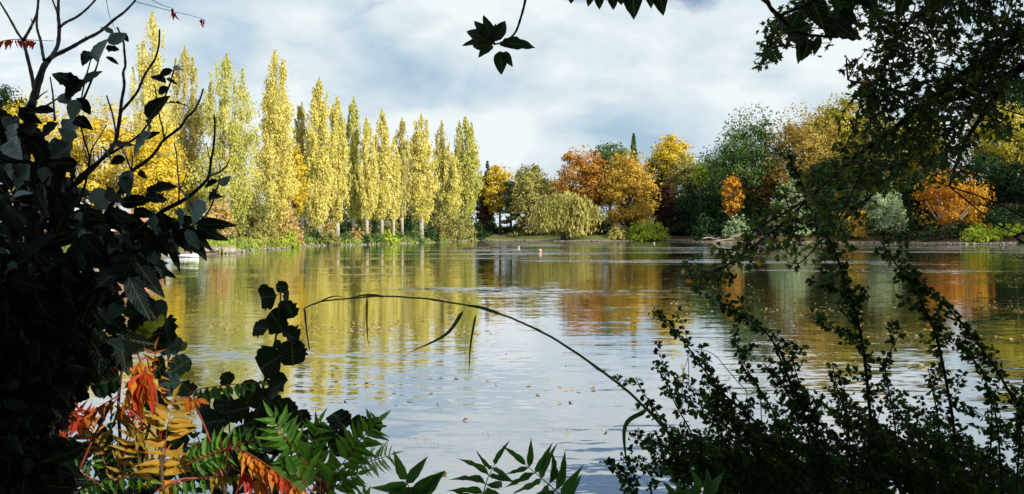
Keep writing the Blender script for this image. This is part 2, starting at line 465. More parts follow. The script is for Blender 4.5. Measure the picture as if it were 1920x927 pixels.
def build_ground():
    def axis(lo, hi, step, far):
        a = list(np.arange(lo, hi + 0.01, step))
        d, p = step, a[-1]
        while p < far:
            d *= 1.35
            p += d
            a.append(p)
        d, p = step, a[0]
        b = []
        while p > -far:
            d *= 1.35
            p -= d
            b.append(p)
        return np.array(b[::-1] + a)
    xs = axis(-90, 150, 1.6, 3000)
    ys = axis(-30, 330, 1.6, 3000)
    X, Y = np.meshgrid(xs, ys)
    Z = ground_z(X.ravel(), Y.ravel())
    V = np.stack([X.ravel(), Y.ravel(), Z], 1)
    nx, ny = len(xs), len(ys)
    i = np.arange(nx - 1)
    j = np.arange(ny - 1)
    I, J = np.meshgrid(i, j)
    a = (J * nx + I).ravel()
    F = np.stack([a, a + 1, a + nx + 1, a + nx], 1)
    m, k = new_mat('bank_ground')
    out = k.n('ShaderNodeOutputMaterial')
    co = k.n('ShaderNodeTexCoord').outputs['Object']
    nz = k.n('ShaderNodeTexNoise', ins={'Vector': co, 'Scale': 0.35, 'Detail': 8.0, 'Roughness': 0.65}).outputs[0]
    n2 = k.n('ShaderNodeTexNoise', ins={'Vector': co, 'Scale': 3.0, 'Detail': 5.0, 'Roughness': 0.7}).outputs[0]
    grass = k.ramp(k.math('ADD', k.math('MULTIPLY', nz, 0.6), k.math('MULTIPLY', n2, 0.4)), [(0.35, (0.05, 0.075, 0.018)), (0.5, (0.11, 0.14, 0.03)), (0.6, (0.20, 0.17, 0.05)), (0.7, (0.26, 0.15, 0.05))])
    earth = k.ramp(n2, [(0.3, (0.12, 0.085, 0.055)), (0.55, (0.30, 0.23, 0.16)), (0.7, (0.40, 0.33, 0.25))])
    z = k.n('ShaderNodeSeparateXYZ', ins={0: co}).outputs[2]
    px_ = k.n('ShaderNodeSeparateXYZ', ins={0: co}).outputs[0]
    shaded_litter = k.ramp(n2, [(0.3, (0.035, 0.022, 0.012)), (0.5, (0.075, 0.045, 0.02)), (0.7, (0.16, 0.09, 0.03))])  # leaf litter, toned down to carry the wood's shade as well
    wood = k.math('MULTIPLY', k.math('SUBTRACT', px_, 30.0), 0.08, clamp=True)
    grass = k.mix(wood, grass, shaded_litter)
    f = k.math('MULTIPLY', k.math('SUBTRACT', k.math('ADD', z, k.math('MULTIPLY', nz, 0.6)), 0.55), 3.0, clamp=True)
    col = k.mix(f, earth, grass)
    bmp = k.n('ShaderNodeBump', ins={'Strength': 0.6, 'Distance': 0.15, 'Height': n2})
    b = k.n('ShaderNodeBsdfPrincipled', ins={'Base Color': col, 'Roughness': 0.95, 'Specular IOR Level': 0.2, 'Normal': bmp.outputs[0]})
    k.link(b.outputs[0], out.inputs[0])
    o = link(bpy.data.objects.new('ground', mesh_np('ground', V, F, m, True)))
    tag(o, 'grassy park ground rising from the lake edge', kind='structure')


def build_water():
    m, k = new_mat('lake_water')
    out = k.n('ShaderNodeOutputMaterial')
    co = k.n('ShaderNodeTexCoord').outputs['Object']

    def slope(scale, sx, sy, amp, rot, off, detail=2.0):
        mp = k.n('ShaderNodeMapping', ins={0: co, 1: off, 2: (0, 0, rot), 3: (sx, sy, 1)}).outputs[0]
        c = k.n('ShaderNodeTexNoise', ins={'Vector': mp, 'Scale': scale, 'Detail': detail, 'Roughness': 0.5}).outputs[1]
        v = k.n('ShaderNodeVectorMath', operation='SUBTRACT', ins={0: c, 1: (0.5, 0.5, 0.5)}).outputs[0]
        return k.n('ShaderNodeVectorMath', operation='MULTIPLY', ins={0: v, 1: amp}).outputs[0]

    # wind patches: ruffled bands and calmer slicks between them
    wm = k.n('ShaderNodeMapping', ins={0: co, 1: (4.0, 2.0, 0), 3: (0.35, 1.0, 1)}).outputs[0]
    wind = k.n('ShaderNodeTexNoise', ins={'Vector': wm, 'Scale': 0.085, 'Detail': 3.0, 'Roughness': 0.55}).outputs[0]
    wx = k.math('MULTIPLY', k.n('ShaderNodeMapRange', ins={0: k.n('ShaderNodeSeparateXYZ', ins={0: co}).outputs[0], 1: -25.0, 2: 70.0, 3: -0.05, 4: 0.05}).outputs[0], 1.0)
    wy = k.n('ShaderNodeMapRange', ins={0: k.n('ShaderNodeSeparateXYZ', ins={0: co}).outputs[1], 1: 30.0, 2: 120.0, 3: 0.0, 4: 0.075}).outputs[0]
    wm2 = k.n('ShaderNodeMapRange', ins={0: k.n('ShaderNodeSeparateXYZ', ins={0: co}).outputs[0], 1: -22.0, 2: 0.0, 3: 0.15, 4: 1.0}).outputs[0]
    wind = k.math('ADD', k.math('ADD', wind, wx), k.math('MULTIPLY', wy, wm2))
    wind = k.ramp(wind, [(0.38, (0.36, 0.36, 0.36)), (0.48, (0.55, 0.55, 0.55)), (0.55, (1.0, 1.0, 1.0)), (0.60, (5.0, 5.0, 5.0)), (0.68, (10.0, 10.0, 10.0))])
    s1 = slope(1.6, 0.22, 1.0, (0.02, 0.06, 0), -0.12, (0, 0, 0))
    s2 = slope(6.5, 0.20, 1.0, (0.035, 0.125, 0), -0.08, (3, 1, 0))
    s3 = slope(15.0, 0.32, 1.0, (0.05, 0.12, 0), 0.12, (7, 5, 0))
    tot = k.n('ShaderNodeVectorMath', operation='ADD', ins={0: s1, 1: k.n('ShaderNodeVectorMath', operation='ADD', ins={0: s2, 1: s3}).outputs[0]}).outputs[0]
    tot = k.n('ShaderNodeVectorMath', operation='MULTIPLY', ins={0: tot, 1: wind}).outputs[0]
    nor = k.n('ShaderNodeVectorMath', operation='NORMALIZE', ins={0: k.n('ShaderNodeVectorMath', operation='ADD', ins={0: tot, 1: (0, 0, 1)}).outputs[0]}).outputs[0]
    deep = k.n('ShaderNodeBsdfDiffuse', ins={'Color': (0.030, 0.032, 0.012, 1)})
    gl = k.n('ShaderNodeBsdfGlossy', ins={'Color': (0.97, 0.97, 1.0, 1), 'Roughness': 0.03, 'Normal': nor})
    lw = k.n('ShaderNodeLayerWeight', ins={'Blend': 0.5, 'Normal': nor})
    fr = k.math('POWER', lw.outputs['Facing'], 1.5)
    mx = k.n('ShaderNodeMixShader', ins={0: fr, 1: deep.outputs[0], 2: gl.outputs[0]})
    k.link(mx.outputs[0], out.inputs[0])
    V = [(-95, -2, 0), (135, -2, 0), (135, 320, 0), (-95, 320, 0)]
    o = link(bpy.data.objects.new('lake_water', mesh_np('lake_water', np.array(V, float), np.array([[0, 1, 2, 3]]), m)))
    tag(o, 'rippled lake water mirroring the autumn trees and sky', kind='structure')


build_ground()
build_water()

# ------------------------------------------------------------------ far trees
def rdir(n, r, up=0.0):
    v = r.normal(size=(n, 3))
    v[:, 2] += up
    return v / (np.linalg.norm(v, axis=1)[:, None] + 1e-9)


def cards(P0, N, size, r, ratio=1.6, axis=None):
    """small leaf-shaped faces at points P0 facing N"""
    n = len(P0)
    a = np.cross(N, r.normal(size=(n, 3))) if axis is None else np.array(axis) + r.normal(size=(n, 3)) * 0.22
    a /= np.linalg.norm(a, axis=1)[:, None] + 1e-9
    b = np.cross(N, a)
    s = size[:, None] if np.ndim(size) else size
    l = a * s * ratio * 0.5
    w = b * s * 0.5
    V = np.stack([P0 - l, P0 + w + N * s * 0.08, P0 + l, P0 - w + N * s * 0.08], 1).reshape(-1, 3)
    F = np.arange(n * 4).reshape(-1, 4)
    return V, F


def clump_leaves(cen, rad, squash, count, r, out_w=1.0, up=0.2, axis=None):
    d = rdir(count, r)
    rr = r.random(count) ** 0.45
    p = d * rr[:, None] * np.asarray(rad)
    p[:, 2] *= squash
    nrm = d * out_w + r.normal(size=(count, 3)) * 0.24 + np.array([0, 0, up])
    nrm /= np.linalg.norm(nrm, axis=1)[:, None]
    return p + cen, nrm


def tree_parts(t, V, F, tone, mat, trunk_mb, bark):
    off = np.array(tuple(t.location))
    me = mesh_np('crown', V - off, F, mat, attr=tone)
    cr = link(bpy.data.objects.new('crown', me), t)
    cr['kind'] = 'stuff'
    if trunk_mb.n:
        trunk_mb.build('trunk', bark, t, True)
    return cr


REPORT = []


def pop_prof(t, a):
    """outline of a Lombardy poplar: narrow foot, full middle, rounded spire"""
    t = np.asarray(t, float)
    lo = 0.44 + 0.56 * np.clip(t / (0.24 + a * 0.5), 0, 1) ** 0.8
    hi = np.clip(1 - (np.maximum(0, t - 0.28 - a * 0.4) / (0.74 - a * 0.4)) ** (1.6 + a), 0.02, 1) ** 0.80
    return lo * hi


def tree(kind, px, top, width, D, mat, name, label, cat='tree', bottom=None, group=None, seed=0, dens=1.0, bark='bark', lean=0.0, tonex=None, bushy=1.0, stemmed=True, base=None):
    """a far tree: px/top/width/bottom are photo pixels of its crown, D its distance"""
    r = np.random.default_rng(seed * 131 + int(px * 7 + top))
    X = (px - CX) / FPX * D
    xb = X - lean
    g = gz(xb, D) if base is None else base
    s0 = float(sdist(np.array([xb]), np.array([D]))[0])
    if s0 < 0.4:
        REPORT.append((name, px, D, round(s0, 1)))
    ztop = CAMZ - (top - HY) / FPX * D
    zbot = g + 0.02 * (ztop - g) if bottom is None else CAMZ - (bottom - HY) / FPX * D
    zbot = max(zbot, g + 0.05)
    Hc = ztop - zbot
    R = width / 2 / FPX * D
    leaf = min(0.0019 * D, R * 0.22)
    area = (width * 0.533) * (Hc / D * FPX * 0.533)
    N = int(np.clip(area * 2.5 * dens, 500, 14500))
    if kind == 'poplar':
        leaf *= 0.80
        N = int(min(21000, N * 1.75))
    t = thing(name, (xb, D, g), label, cat, group)
    tb = MB()
    Ps, Ns, Ts, Ss = [], [], [], []
    c0 = np.array([X, D, zbot + Hc / 2])
    trunk_top = np.array([X, D, zbot + Hc * 0.8])
    if kind == 'poplar':
        asym = r.random() * 0.25
        K = int(r.integers(3, 6))
        R *= 1.2
        lead = [(0.0, 0.0, 1.0, 0.72)]
        for q in range(K):
            aa = q * 6.28 / K + r.normal() * 0.5
            lead.append((math.cos(aa) * R * (0.30 + 0.22 * r.random()), math.sin(aa) * R * (0.30 + 0.22 * r.random()), 0.70 + 0.27 * r.random(), 0.55))
        nb = int(64 * max(1, R / 2.5))
        for i in range(nb):
            lx, ly, lh, lr_ = lead[i % len(lead)]
            tt = r.random() ** 0.9
            prof = float(pop_prof(tt, asym))
            a = i * 2.4 + r.normal() * 0.4
            rr = R * lr_ * prof * (0.15 + 0.75 * r.random())
            h = Hc * (0.05 + 0.07 * r.random()) * (1 - 0.2 * tt)
            k_ = min(1.0, 0.35 + tt * 1.6)
            cen = np.array([X + lx * k_ + math.cos(a) * rr, D + ly * k_ + math.sin(a) * rr, zbot + Hc * lh * tt * 0.95 + h * 0.2])
            w = R * (0.20 + 0.18 * r.random()) * (0.45 + 0.6 * prof)
            n = int(N / nb * (0.5 + 0.9 * prof))
            d = rdir(n, r)
            q = d * (r.random(n) ** 0.45)[:, None] * np.array([w, w, h])
            q[:, 0] += math.cos(a) * q[:, 2] * 0.10
            q[:, 1] += math.sin(a) * q[:, 2] * 0.10
            nn = d * np.array([0.8, 0.8, 0.25]) + r.normal(size=(n, 3)) * 0.5 + np.array([0, 0, 0.1])
            Ps.append(q + cen)
            Ns.append(nn / np.linalg.norm(nn, axis=1)[:, None])
            Ts.append(np.full(n, np.clip(0.2 + 0.6 * r.random() + 0.15 * tt, 0, 1)))
        # stray leaves and thin tips that break the outline
        for lx, ly, lh, lr_ in lead:
            m_ = int(N * 0.012)
            q = r.random(m_)
            zt = zbot + Hc * lh * (0.90 + 0.13 * q)
            k_ = 1.0
            Ps.append(np.stack([X + lx + r.normal(size=m_) * R * 0.07 * (1.1 - q), D + ly + r.normal(size=m_) * R * 0.07 * (1.1 - q), zt], 1))
            Ns.append(rdir(m_, r)); Ts.append(r.random(m_))
        for q_ in range(26):
            t0 = r.random() * 0.9
            a0 = r.random() * 6.28
            pr = float(pop_prof(t0, asym)) * R * 0.82
            m_ = int(N * 0.004)
            q = r.random(m_)
            Ps.append(np.stack([X + math.cos(a0) * pr * (1 + 0.18 * q) + r.normal(size=m_) * 0.10, D + math.sin(a0) * pr * (1 + 0.18 * q) + r.normal(size=m_) * 0.10, zbot + Hc * (t0 + 0.085 * q)], 1))
            Ns.append(rdir(m_, r)); Ts.append(np.full(m_, r.random()))
        n = N // 12
        tt = r.random(n)
        prof = pop_prof(tt, asym)
        a = r.random(n) * 6.28
        rr = R * prof * (0.55 + 0.5 * r.random(n))
        Ps.append(np.stack([X + np.cos(a) * rr, D + np.sin(a) * rr, zbot + Hc * tt], 1))
        Ns.append(rdir(n, r))
        Ts.append(r.random(n))
        tb.tube([(xb, D, g - 0.3), (xb, D, zbot), (X, D, zbot + Hc * 0.5), (X, D, ztop - Hc * 0.04)], [R * 0.13 + 0.12, R * 0.11 + 0.08, R * 0.06 + 0.05, 0.03], 7)
        for i in range(9):
            a = r.random() * 6.28
            z0 = zbot + Hc * r.random() * 0.6
            rr = R * 0.5
            tb.tube([(X, D, z0), (X + math.cos(a) * rr * 0.6, D + math.sin(a) * rr * 0.6, z0 + Hc * 0.09), (X + math.cos(a) * rr, D + math.sin(a) * rr, z0 + Hc * 0.22)], [0.09, 0.06, 0.02], 4, False)
    elif kind == 'willow':
        nb = 72
        cz = zbot + Hc * 0.66
        bough = [(r.random() * 6.28, 0.35 + 0.6 * r.random(), 0.75 + 0.45 * r.random(), r.random()) for q in range(23)]
        for i in range(nb):
            ba, br_, bh, bt = bough[i % 23]
            a = ba + r.normal() * 0.45
            rr = R * np.clip(br_ + r.normal() * 0.24, 0.0, 1.05)
            zt = cz + Hc * 0.34 * math.sqrt(max(0, 1 - (rr / R) ** 2)) * bh - Hc * 0.12 * r.random()
            L = (zt - zbot) * (0.35 + 0.65 * r.random() ** 0.7)
            sx, sy = X + math.cos(a) * rr, D + math.sin(a) * rr
            n = N // nb
            q = r.random(n)
            wob = R * 0.085
            Ps.append(np.stack([sx + r.normal(size=n) * wob * (0.6 + q) + math.cos(a) * R * 0.10 * np.sin(q * 2.2), sy + r.normal(size=n) * wob, zt - L * q], 1))
            nn = np.stack([np.full(n, math.cos(a) * 0.8), np.full(n, math.sin(a) * 0.8), np.full(n, 0.25)], 1) + r.normal(size=(n, 3)) * 0.5
            Ns.append(nn / np.linalg.norm(nn, axis=1)[:, None])
            Ts.append(np.full(n, np.clip(0.05 + 0.8 * bt + 0.18 * r.normal(), 0, 1)))
            if i % 4 == 0:
                tb.tube([(X, D, zbot + Hc * 0.35), (X + math.cos(a) * rr * 0.5, D + math.sin(a) * rr * 0.5, zt), (sx, sy, zt)], [0.14, 0.08, 0.03], 4, False)
        tb.tube([(xb, D, g - 0.3), (xb + R * 0.02, D, zbot + Hc * 0.3), (X, D, zbot + Hc * 0.65)], [R * 0.09, R * 0.07, R * 0.03], 7)
    elif kind == 'conifer':
        nb = 30
        for i in range(nb):
            tt = (i + 0.5) / nb
            prof = (1 - tt) ** 0.8 + 0.03
            m_ = 5
            for j in range(m_):
                a = r.random() * 6.28
                cen = np.array([X + math.cos(a) * R * prof * 0.6, D + math.sin(a) * R * prof * 0.6, zbot + Hc * tt])
                n = max(4, int(N / nb / m_ * (0.4 + 1.4 * prof)))
                p, q = clump_leaves(cen, (R * prof * 0.45 + 0.1,) * 3, 0.6, n, r)
                Ps.append(p); Ns.append(q); Ts.append(np.full(n, r.random()))
        tb.tube([(xb, D, g - 0.3), (X, D, ztop - Hc * 0.03)], [R * 0.10 + 0.1, 0.03], 6)
    elif kind == 'pine':
        nb = 13
        for i in range(nb):
            tt = i / (nb - 1)
            a = i * 2.4
            rr = R * (0.75 - 0.45 * tt) * (0.5 + 0.5 * r.random())
            cen = np.array([X + math.cos(a) * rr, D + math.sin(a) * rr, zbot + Hc * (0.08 + 0.86 * tt)])
            n = N // nb
            p, q = clump_leaves(cen, (R * 0.46,) * 3, 0.36, n, r, up=0.5)
            Ps.append(p); Ns.append(q); Ts.append(np.full(n, r.random()))
            tb.tube([(X, D, cen[2] - R * 0.25), tuple(cen)], [0.12, 0.04], 4, False)
        tb.tube([(xb, D, g - 0.3), (X, D, ztop - Hc * 0.1)], [R * 0.10 + 0.1, 0.08], 6)
    else:
        M_ = int(np.clip(92 * bushy * (Hc / (2 * R)) ** 0.7, 50, 190))
        lob = r.normal(size=(9, 3)); lob /= np.linalg.norm(lob, axis=1)[:, None]
        for i in range(M_):
            d = rdir(1, r, 0.08)[0]
            lump = 0.81 + 0.26 * float(np.max(np.clip(lob @ d, 0, 1)) ** 3)
            if d[2] < 0:
                d = d / (np.sum(np.abs(d) ** 3.5) ** (1 / 3.5)) * (0.93 if kind != 'shrub' else 1.0)
            if kind == 'shrub':
                d[2] = abs(d[2]) * 1.0 - 0.05
            f = 0.35 + 0.62 * r.random() ** 0.6
            if kind == 'shrub':
                cen = np.array([X, D, zbot]) + d * np.array([R, R, Hc]) * f * 0.90 * lump
            else:
                e = np.array([R, R, Hc / 2])
                shape = 1.0
                if d[2] < -0.2:
                    shape = 0.92
                cen = c0 + d * e * f * shape * 0.93 * lump
            rc = min(R, Hc / 2 if kind != 'shrub' else Hc) * (0.15 + 0.17 * r.random()) 
            n = int(N / M_ * (0.6 + 0.8 * r.random()))
            p, q = clump_leaves(cen, (rc * 1.15, rc * 1.15, rc), 0.78, n, r)
            q = q + d * 0.35
            q /= np.linalg.norm(q, axis=1)[:, None]
            Ps.append(p); Ns.append(q)
            tn = r.random() if tonex is None else np.clip(0.5 + tonex * (cen[0] - X) / R + 0.25 * (r.random() - 0.5), 0, 1)
            Ts.append(np.full(n, tn))
            if stemmed and i % 3 == 0:
                st = np.array([xb + (X - xb) * 0.6, D, zbot + Hc * 0.12])
                mid = (st + cen) / 2 + np.array([0, 0, -0.06 * Hc])
                tb.tube([st, mid, cen], [0.05 + R * 0.03, 0.03 + R * 0.018, 0.02], 4, False)
        n = N // 10
        d = rdir(n, r, 0.2)
        if kind == 'shrub':
            d[:, 2] = np.abs(d[:, 2])
            Ps.append(np.array([X, D, zbot]) + d * np.array([R, R, Hc]) * (0.85 + 0.22 * r.random(n))[:, None])
        else:
            Ps.append(c0 + d * np.array([R, R, Hc / 2]) * (0.8 + 0.26 * r.random(n))[:, None])
        Ns.append(rdir(n, r, 0.3)); Ts.append(r.random(n))
        if stemmed:
            tw = (0.10 + R * 0.055)
            tb.tube([(xb, D, g - 0.3), (xb + (X - xb) * 0.35 + R * 0.02, D, g + (zbot - g) * 0.6 + 0.3), (xb + (X - xb) * 0.8, D, zbot + Hc * 0.25), (X, D, zbot + Hc * 0.6)], [tw * 1.25, tw, tw * 0.7, 0.05], 7)
    Pp = np.concatenate(Ps)
    Nn = np.concatenate(Ns)
    Tt = np.concatenate(Ts)
    sz = leaf * (0.6 + 0.8 * r.random(len(Pp)))
    Pp[:, 2] = np.maximum(Pp[:, 2], g + 0.08)
    V, F = cards(Pp, Nn, sz, r, 2.5, (0, 0, 1)) if kind == 'willow' else cards(Pp, Nn, sz, r, 2.0, (0, 0, 0.45)) if kind == 'poplar' else cards(Pp, Nn, sz, r)
    tree_parts(t, V, F, Tt, M[mat], tb, M[bark])
    return t


PG = 'poplars in the row along the bank'
POPS = [
    (285, 33, 84, 110, 'poplar', 'tallest golden poplar, rising above the dark leafy shrub', 445),
    (346, 96, 66, 121, 'poplar_olive', 'tall poplar close behind the tallest one, dull lower side', 440),
    (425, 110, 104, 116, 'poplar_green', 'broad poplar, the widest and greenest of the row', 440),
    (515, 104, 76, 133, 'poplar', 'stout golden poplar standing alone beside the broad green one', 430),
    (566, 198, 40, 168, 'poplar_olive', 'thin olive poplar against the stout golden one, bare trunk', 412),
    (599, 152, 56, 162, 'poplar', 'twin-topped yellow poplar with pale stems on the bank', 432),
    (633, 188, 46, 170, 'poplar', 'bright yellow poplar hard beside the twin-topped one', 432),
    (663, 188, 36, 188, 'poplar_green', 'thin greenish poplar after the bright yellow one', 425),
    (688, 224, 40, 184, 'poplar', 'poplar with a short pale trunk after the thin greenish one', 425),
    (716, 208, 38, 190, 'poplar', 'yellow poplar in the middle of the row, spired top', 425),
    (738, 262, 30, 197, 'poplar', 'short poplar leaning on the spired yellow one', 425),
    (754, 226, 34, 212, 'poplar_olive', 'olive poplar half hidden behind two yellow ones', 420),
    (790, 220, 58, 216, 'poplar', 'wide many-stemmed yellow poplar behind the grey-olive bank bush', 425),
    (828, 232, 36, 248, 'poplar_olive', 'thin pale poplar between the many-stemmed and the last', 425),
    (847, 288, 40, 246, 'poplar', 'low rounded poplar just before the last one', 425),
    (873, 224, 52, 268, 'poplar_green', 'last poplar of the row, beside the dark gap in the trees', 420),
]
for i, (px, top, w, D, mat, lab, bot) in enumerate(POPS):
    tree('poplar', px, top, w, D, mat, 'poplar_tree', lab, 'poplar', bottom=bot - (14 if i > 3 else 0), group=PG, seed=i, bark='pale_bark', dens=0.95)

# trees and shrubs over the left bank
tree('round', 14, 160, 90, 125, 'shaded_darkgreen', 'evergreen_tree', 'dark evergreen top above the yellow trees at the picture edge', bottom=330, seed=20)
tree('round', 70, 172, 150, 112, 'yellow', 'maple_tree', 'yellow maple behind the forked bare branches', bottom=430, seed=21)
tree('round', 185, 186, 170, 106, 'yellow', 'maple_tree', 'wide yellow maple behind the dark shrub, above the red roof', bottom=425, seed=22)
tree('round', 292, 226, 115, 100, 'yellow', 'maple_tree', 'golden maple below the tallest poplar', bottom=430, seed=23, tonex=0.3)
tree('round', 350, 270, 80, 128, 'olive', 'lime_tree', 'shaded olive tree below the second poplar', bottom=440, seed=24)
tree('round', 545, 262, 62, 150, 'yellow', 'maple_tree', 'yellow tree low behind the stout golden poplar', bottom=425, seed=25)
tree('round', 440, 330, 80, 128, 'yellowgreen', 'maple_tree', 'yellow-green tree at the foot of the broad poplar', bottom=440, seed=26)
tree('shrub', 466, 333, 108, 120, 'olive', 'bank_bush', 'large round olive bush on the bank under the broad poplar', 'bush', seed=27, dens=1.3)
tree('shrub', 408, 372, 64, 108, 'tan', 'bank_bush', 'tan golden bush at the shore beside the round olive bush', 'bush', seed=28, dens=1.2)
tree('shrub', 530, 360, 60, 134, 'tan', 'bank_bush', 'pale golden bush beside the round olive bush, under the stout poplar', 'bush', seed=29)
tree('shrub', 357, 395, 60, 102, 'green', 'bank_bush', 'green bush above the white boat', 'bush', seed=30)
BS = [
    (425, 436, 50, 107, 'green', 'low green shrub behind the stone jetty'), (452, 440, 40, 111, 'olive', 'olive shrub at the water beyond the stone jetty'),
    (478, 432, 52, 118, 'yellowgreen', 'yellow-green shrub under the round olive bush'), (505, 430, 46, 124, 'yellowgreen', 'yellow shrub at the water near the hut'),
    (535, 424, 60, 133, 'lime', 'bright green bank shrub in front of the white hut'), (562, 426, 46, 147, 'green', 'green bank shrub next to the bright green one'),
    (548, 412, 50, 140, 'tan', 'reddish tan shrub in front of the hut wall'), (590, 432, 30, 158, 'shaded_darkgreen', 'dark shrub under the twin-topped poplar'),
    (617, 428, 50, 160, 'olive', 'dry olive shrub between twin-topped and bright yellow poplars'), (650, 434, 34, 168, 'green', 'green shrub on the bank after the bright yellow poplar'),
    (668, 426, 32, 174, 'tan', 'tan shrub under the thin greenish poplar'), (684, 440, 22, 174, 'shaded_darkgreen', 'small dark shrub at the stones under the greenish poplar'),
    (702, 436, 44, 180, 'green', 'fresh green shrub under the spired poplar'), (728, 432, 46, 187, 'lime', 'lime shrub on the bank in mid row'),
    (752, 434, 36, 200, 'green', 'green shrub with greyish leaves in mid row'), (775, 428, 40, 208, 'green', 'upright green shrub in front of the many-stemmed poplar'),
    (805, 428, 46, 220, 'shaded_darkgreen', 'dark green shrub beside the grey-olive bush'),
]
for i, (px, top, w, D, mat, lab) in enumerate(BS):
    tree('shrub', px, top, w, D, mat, 'bank_shrub', lab, 'shrub', seed=40 + i, group='shrubs along the stony bank', stemmed=False)
tree('shrub', 838, 386, 76, 238, 'olive', 'bank_bush', 'grey-olive willow bush at the water under the last poplars', 'bush', seed=60, dens=1.3)
tree('shrub', 905, 432, 40, 300, 'shaded_darkgreen', 'bank_shrub', 'dark shrub at the gap beside the last poplar', 'shrub', seed=61)

GS = [(432, 402, 56, 122, 'olive', 'olive bush behind the stone jetty shrubs'), (500, 398, 56, 138, 'tan', 'tawny bush between the round olive bush and the shelter'), (590, 408, 50, 172, 'olive', 'olive bush behind the twin-topped poplar'),
      (612, 412, 46, 178, 'tan', 'tawny bush behind the bright yellow poplar'), (640, 404, 50, 190, 'green', 'green bush behind the bright yellow poplar'), (676, 404, 46, 200, 'olive', 'olive bush behind the short pale trunk'), (702, 408, 44, 204, 'green', 'green bush behind the spired poplar'),
      (728, 402, 46, 212, 'olive', 'olive bush behind the leaning short poplar'), (756, 408, 44, 220, 'shaded_darkgreen', 'dark bush behind the half hidden olive poplar'), (782, 404, 46, 228, 'green', 'green bush behind the many-stemmed poplar'), (812, 402, 46, 245, 'olive', 'olive bush behind the grey-olive willow bush'),
      (866, 392, 56, 262, 'olive', 'grey bush leaning out of the grey-olive willow bush'), (890, 410, 40, 280, 'shaded_darkgreen', 'dark bush right under the last poplar')]
for i, (px, top, w, D, mat, lab) in enumerate(GS):
    tree('shrub', px, top, w, D, mat, 'bank_bush', lab, 'bush', seed=220 + i, group='bushes behind the poplar trunks', stemmed=False)


def bank_grass():
    r = np.random.default_rng(19)
    seg = [(430, 476), (453, 471), (520, 466.7), (578, 461.7), (690, 459), (780, 456), (850, 454), (895, 452)]
    pts = np.array([((px - CX) / FPX * (FPX * CAMZ / (py - HY)), FPX * CAMZ / (py - HY)) for px, py in seg])
    L = np.hypot(*np.diff(pts, axis=0).T)
    cum = np.concatenate([[0], np.cumsum(L)])
    n = 700
    Ps, Ns, Ts = [], [], []
    for i in range(n):
        u = r.random() * cum[-1]
        k = min(len(L) - 1, max(0, int(np.searchsorted(cum, u)) - 1))
        p = pts[k] + (pts[k + 1] - pts[k]) * (u - cum[k]) / L[k]
        off = 0.4 + 7.5 * r.random() ** 1.4
        x, y = p[0] - off * 0.83, p[1] + off * 0.55
        if sdist(np.array([x]), np.array([y]))[0] < 0.1:
            continue
        z = gz(x, y)
        h = 0.45 + 1.2 * r.random() ** 1.4
        m = 42
        q = r.normal(size=(m, 3)) * np.array([.55, .55, 0])
        q[:, 2] = h * r.random(m)
        Ps.append(q + np.array([x, y, z]))
        Ns.append(rdir(m, r, 0.6)); Ts.append(np.full(m, np.clip(0.5 + 0.35 * math.sin(u * 0.35) + r.normal() * .2, 0, 1)))
    Pp, Nn, Tt = np.concatenate(Ps), np.concatenate(Ns), np.concatenate(Ts)
    V, F = cards(Pp, Nn, 0.20 * (0.6 + 0.8 * r.random(len(Pp))), r, 2.2, (0, 0, 1))
    o = link(bpy.data.objects.new('bank_grass', mesh_np('bank_grass', V, F, M['grass'], attr=Tt)))
    tag(o, 'rough green and yellow grass on the bank under the poplars', kind='stuff')


bank_grass()
# dark wood that closes the gaps behind the poplars
DG = 'dark trees behind the poplars'
DL = ['thin olive poplar with the bare trunk', 'twin-topped poplar, dark green', 'bright yellow poplar, olive', 'poplar with the short pale trunk, dark green', 'spired yellow poplar in mid row, olive', 'short leaning poplar, dark green', 'many-stemmed poplar, olive', 'grey-olive willow bush, dark green', 'low rounded poplar, olive', 'last poplar of the row, dark green']
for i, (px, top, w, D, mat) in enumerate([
        (560, 330, 70, 230, 'olive'), (600, 322, 70, 250, 'shaded_darkgreen'), (640, 330, 70, 255, 'olive'), (676, 336, 64, 258, 'shaded_darkgreen'), (706, 330, 60, 262, 'olive'),
        (738, 334, 66, 270, 'shaded_darkgreen'), (772, 338, 60, 275, 'olive'), (806, 336, 64, 280, 'shaded_darkgreen'), (840, 330, 60, 290, 'olive'), (872, 336, 56, 300, 'shaded_darkgreen')]):
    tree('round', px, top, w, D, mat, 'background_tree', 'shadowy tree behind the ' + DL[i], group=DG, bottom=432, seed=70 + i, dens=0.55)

# far end of the lake
tree('conifer', 914, 302, 36, 330, 'shaded_darkgreen', 'fir_tree', 'dark fir behind the gap after the last poplar', seed=80)
tree('round', 908, 330, 40, 318, 'copper', 'background_tree', 'brownish tree in the gap beside the clear yellow maple', seed=81, bottom=430)
tree('round', 937, 309, 68, 312, 'yellow', 'maple_tree', 'clear yellow maple at the far end of the lake', bottom=412, seed=82, tonex=-0.2)
tree('pine', 958, 338, 50, 306, 'bluegreen', 'pine_tree', 'dark layered pine beside the clear yellow maple', bottom=430, seed=83)
tree('round', 992, 308, 70, 335, 'olive', 'lime_tree', 'olive tree top behind the pale thin-leaved tree', bottom=400, seed=84)
tree('round', 1003, 322, 92, 300, 'willow', 'willow_tree', 'pale thin-leaved tree beside the weeping willow', bottom=447, seed=85, dens=1.1)
tree('round', 1040, 330, 60, 318, 'tan', 'birch_tree', 'tan feathery tree behind the weeping willow', bottom=420, seed=86)
tree('willow', 1056, 360, 122, 262, 'willow', 'willow_tree', 'weeping willow trailing to the water in front of the russet tree', bottom=446, seed=87, dens=1.6)
tree('round', 1093, 275, 108, 292, 'brown', 'chestnut_tree', 'russet chestnut behind the weeping willow', bottom=446, seed=88, dens=1.8)
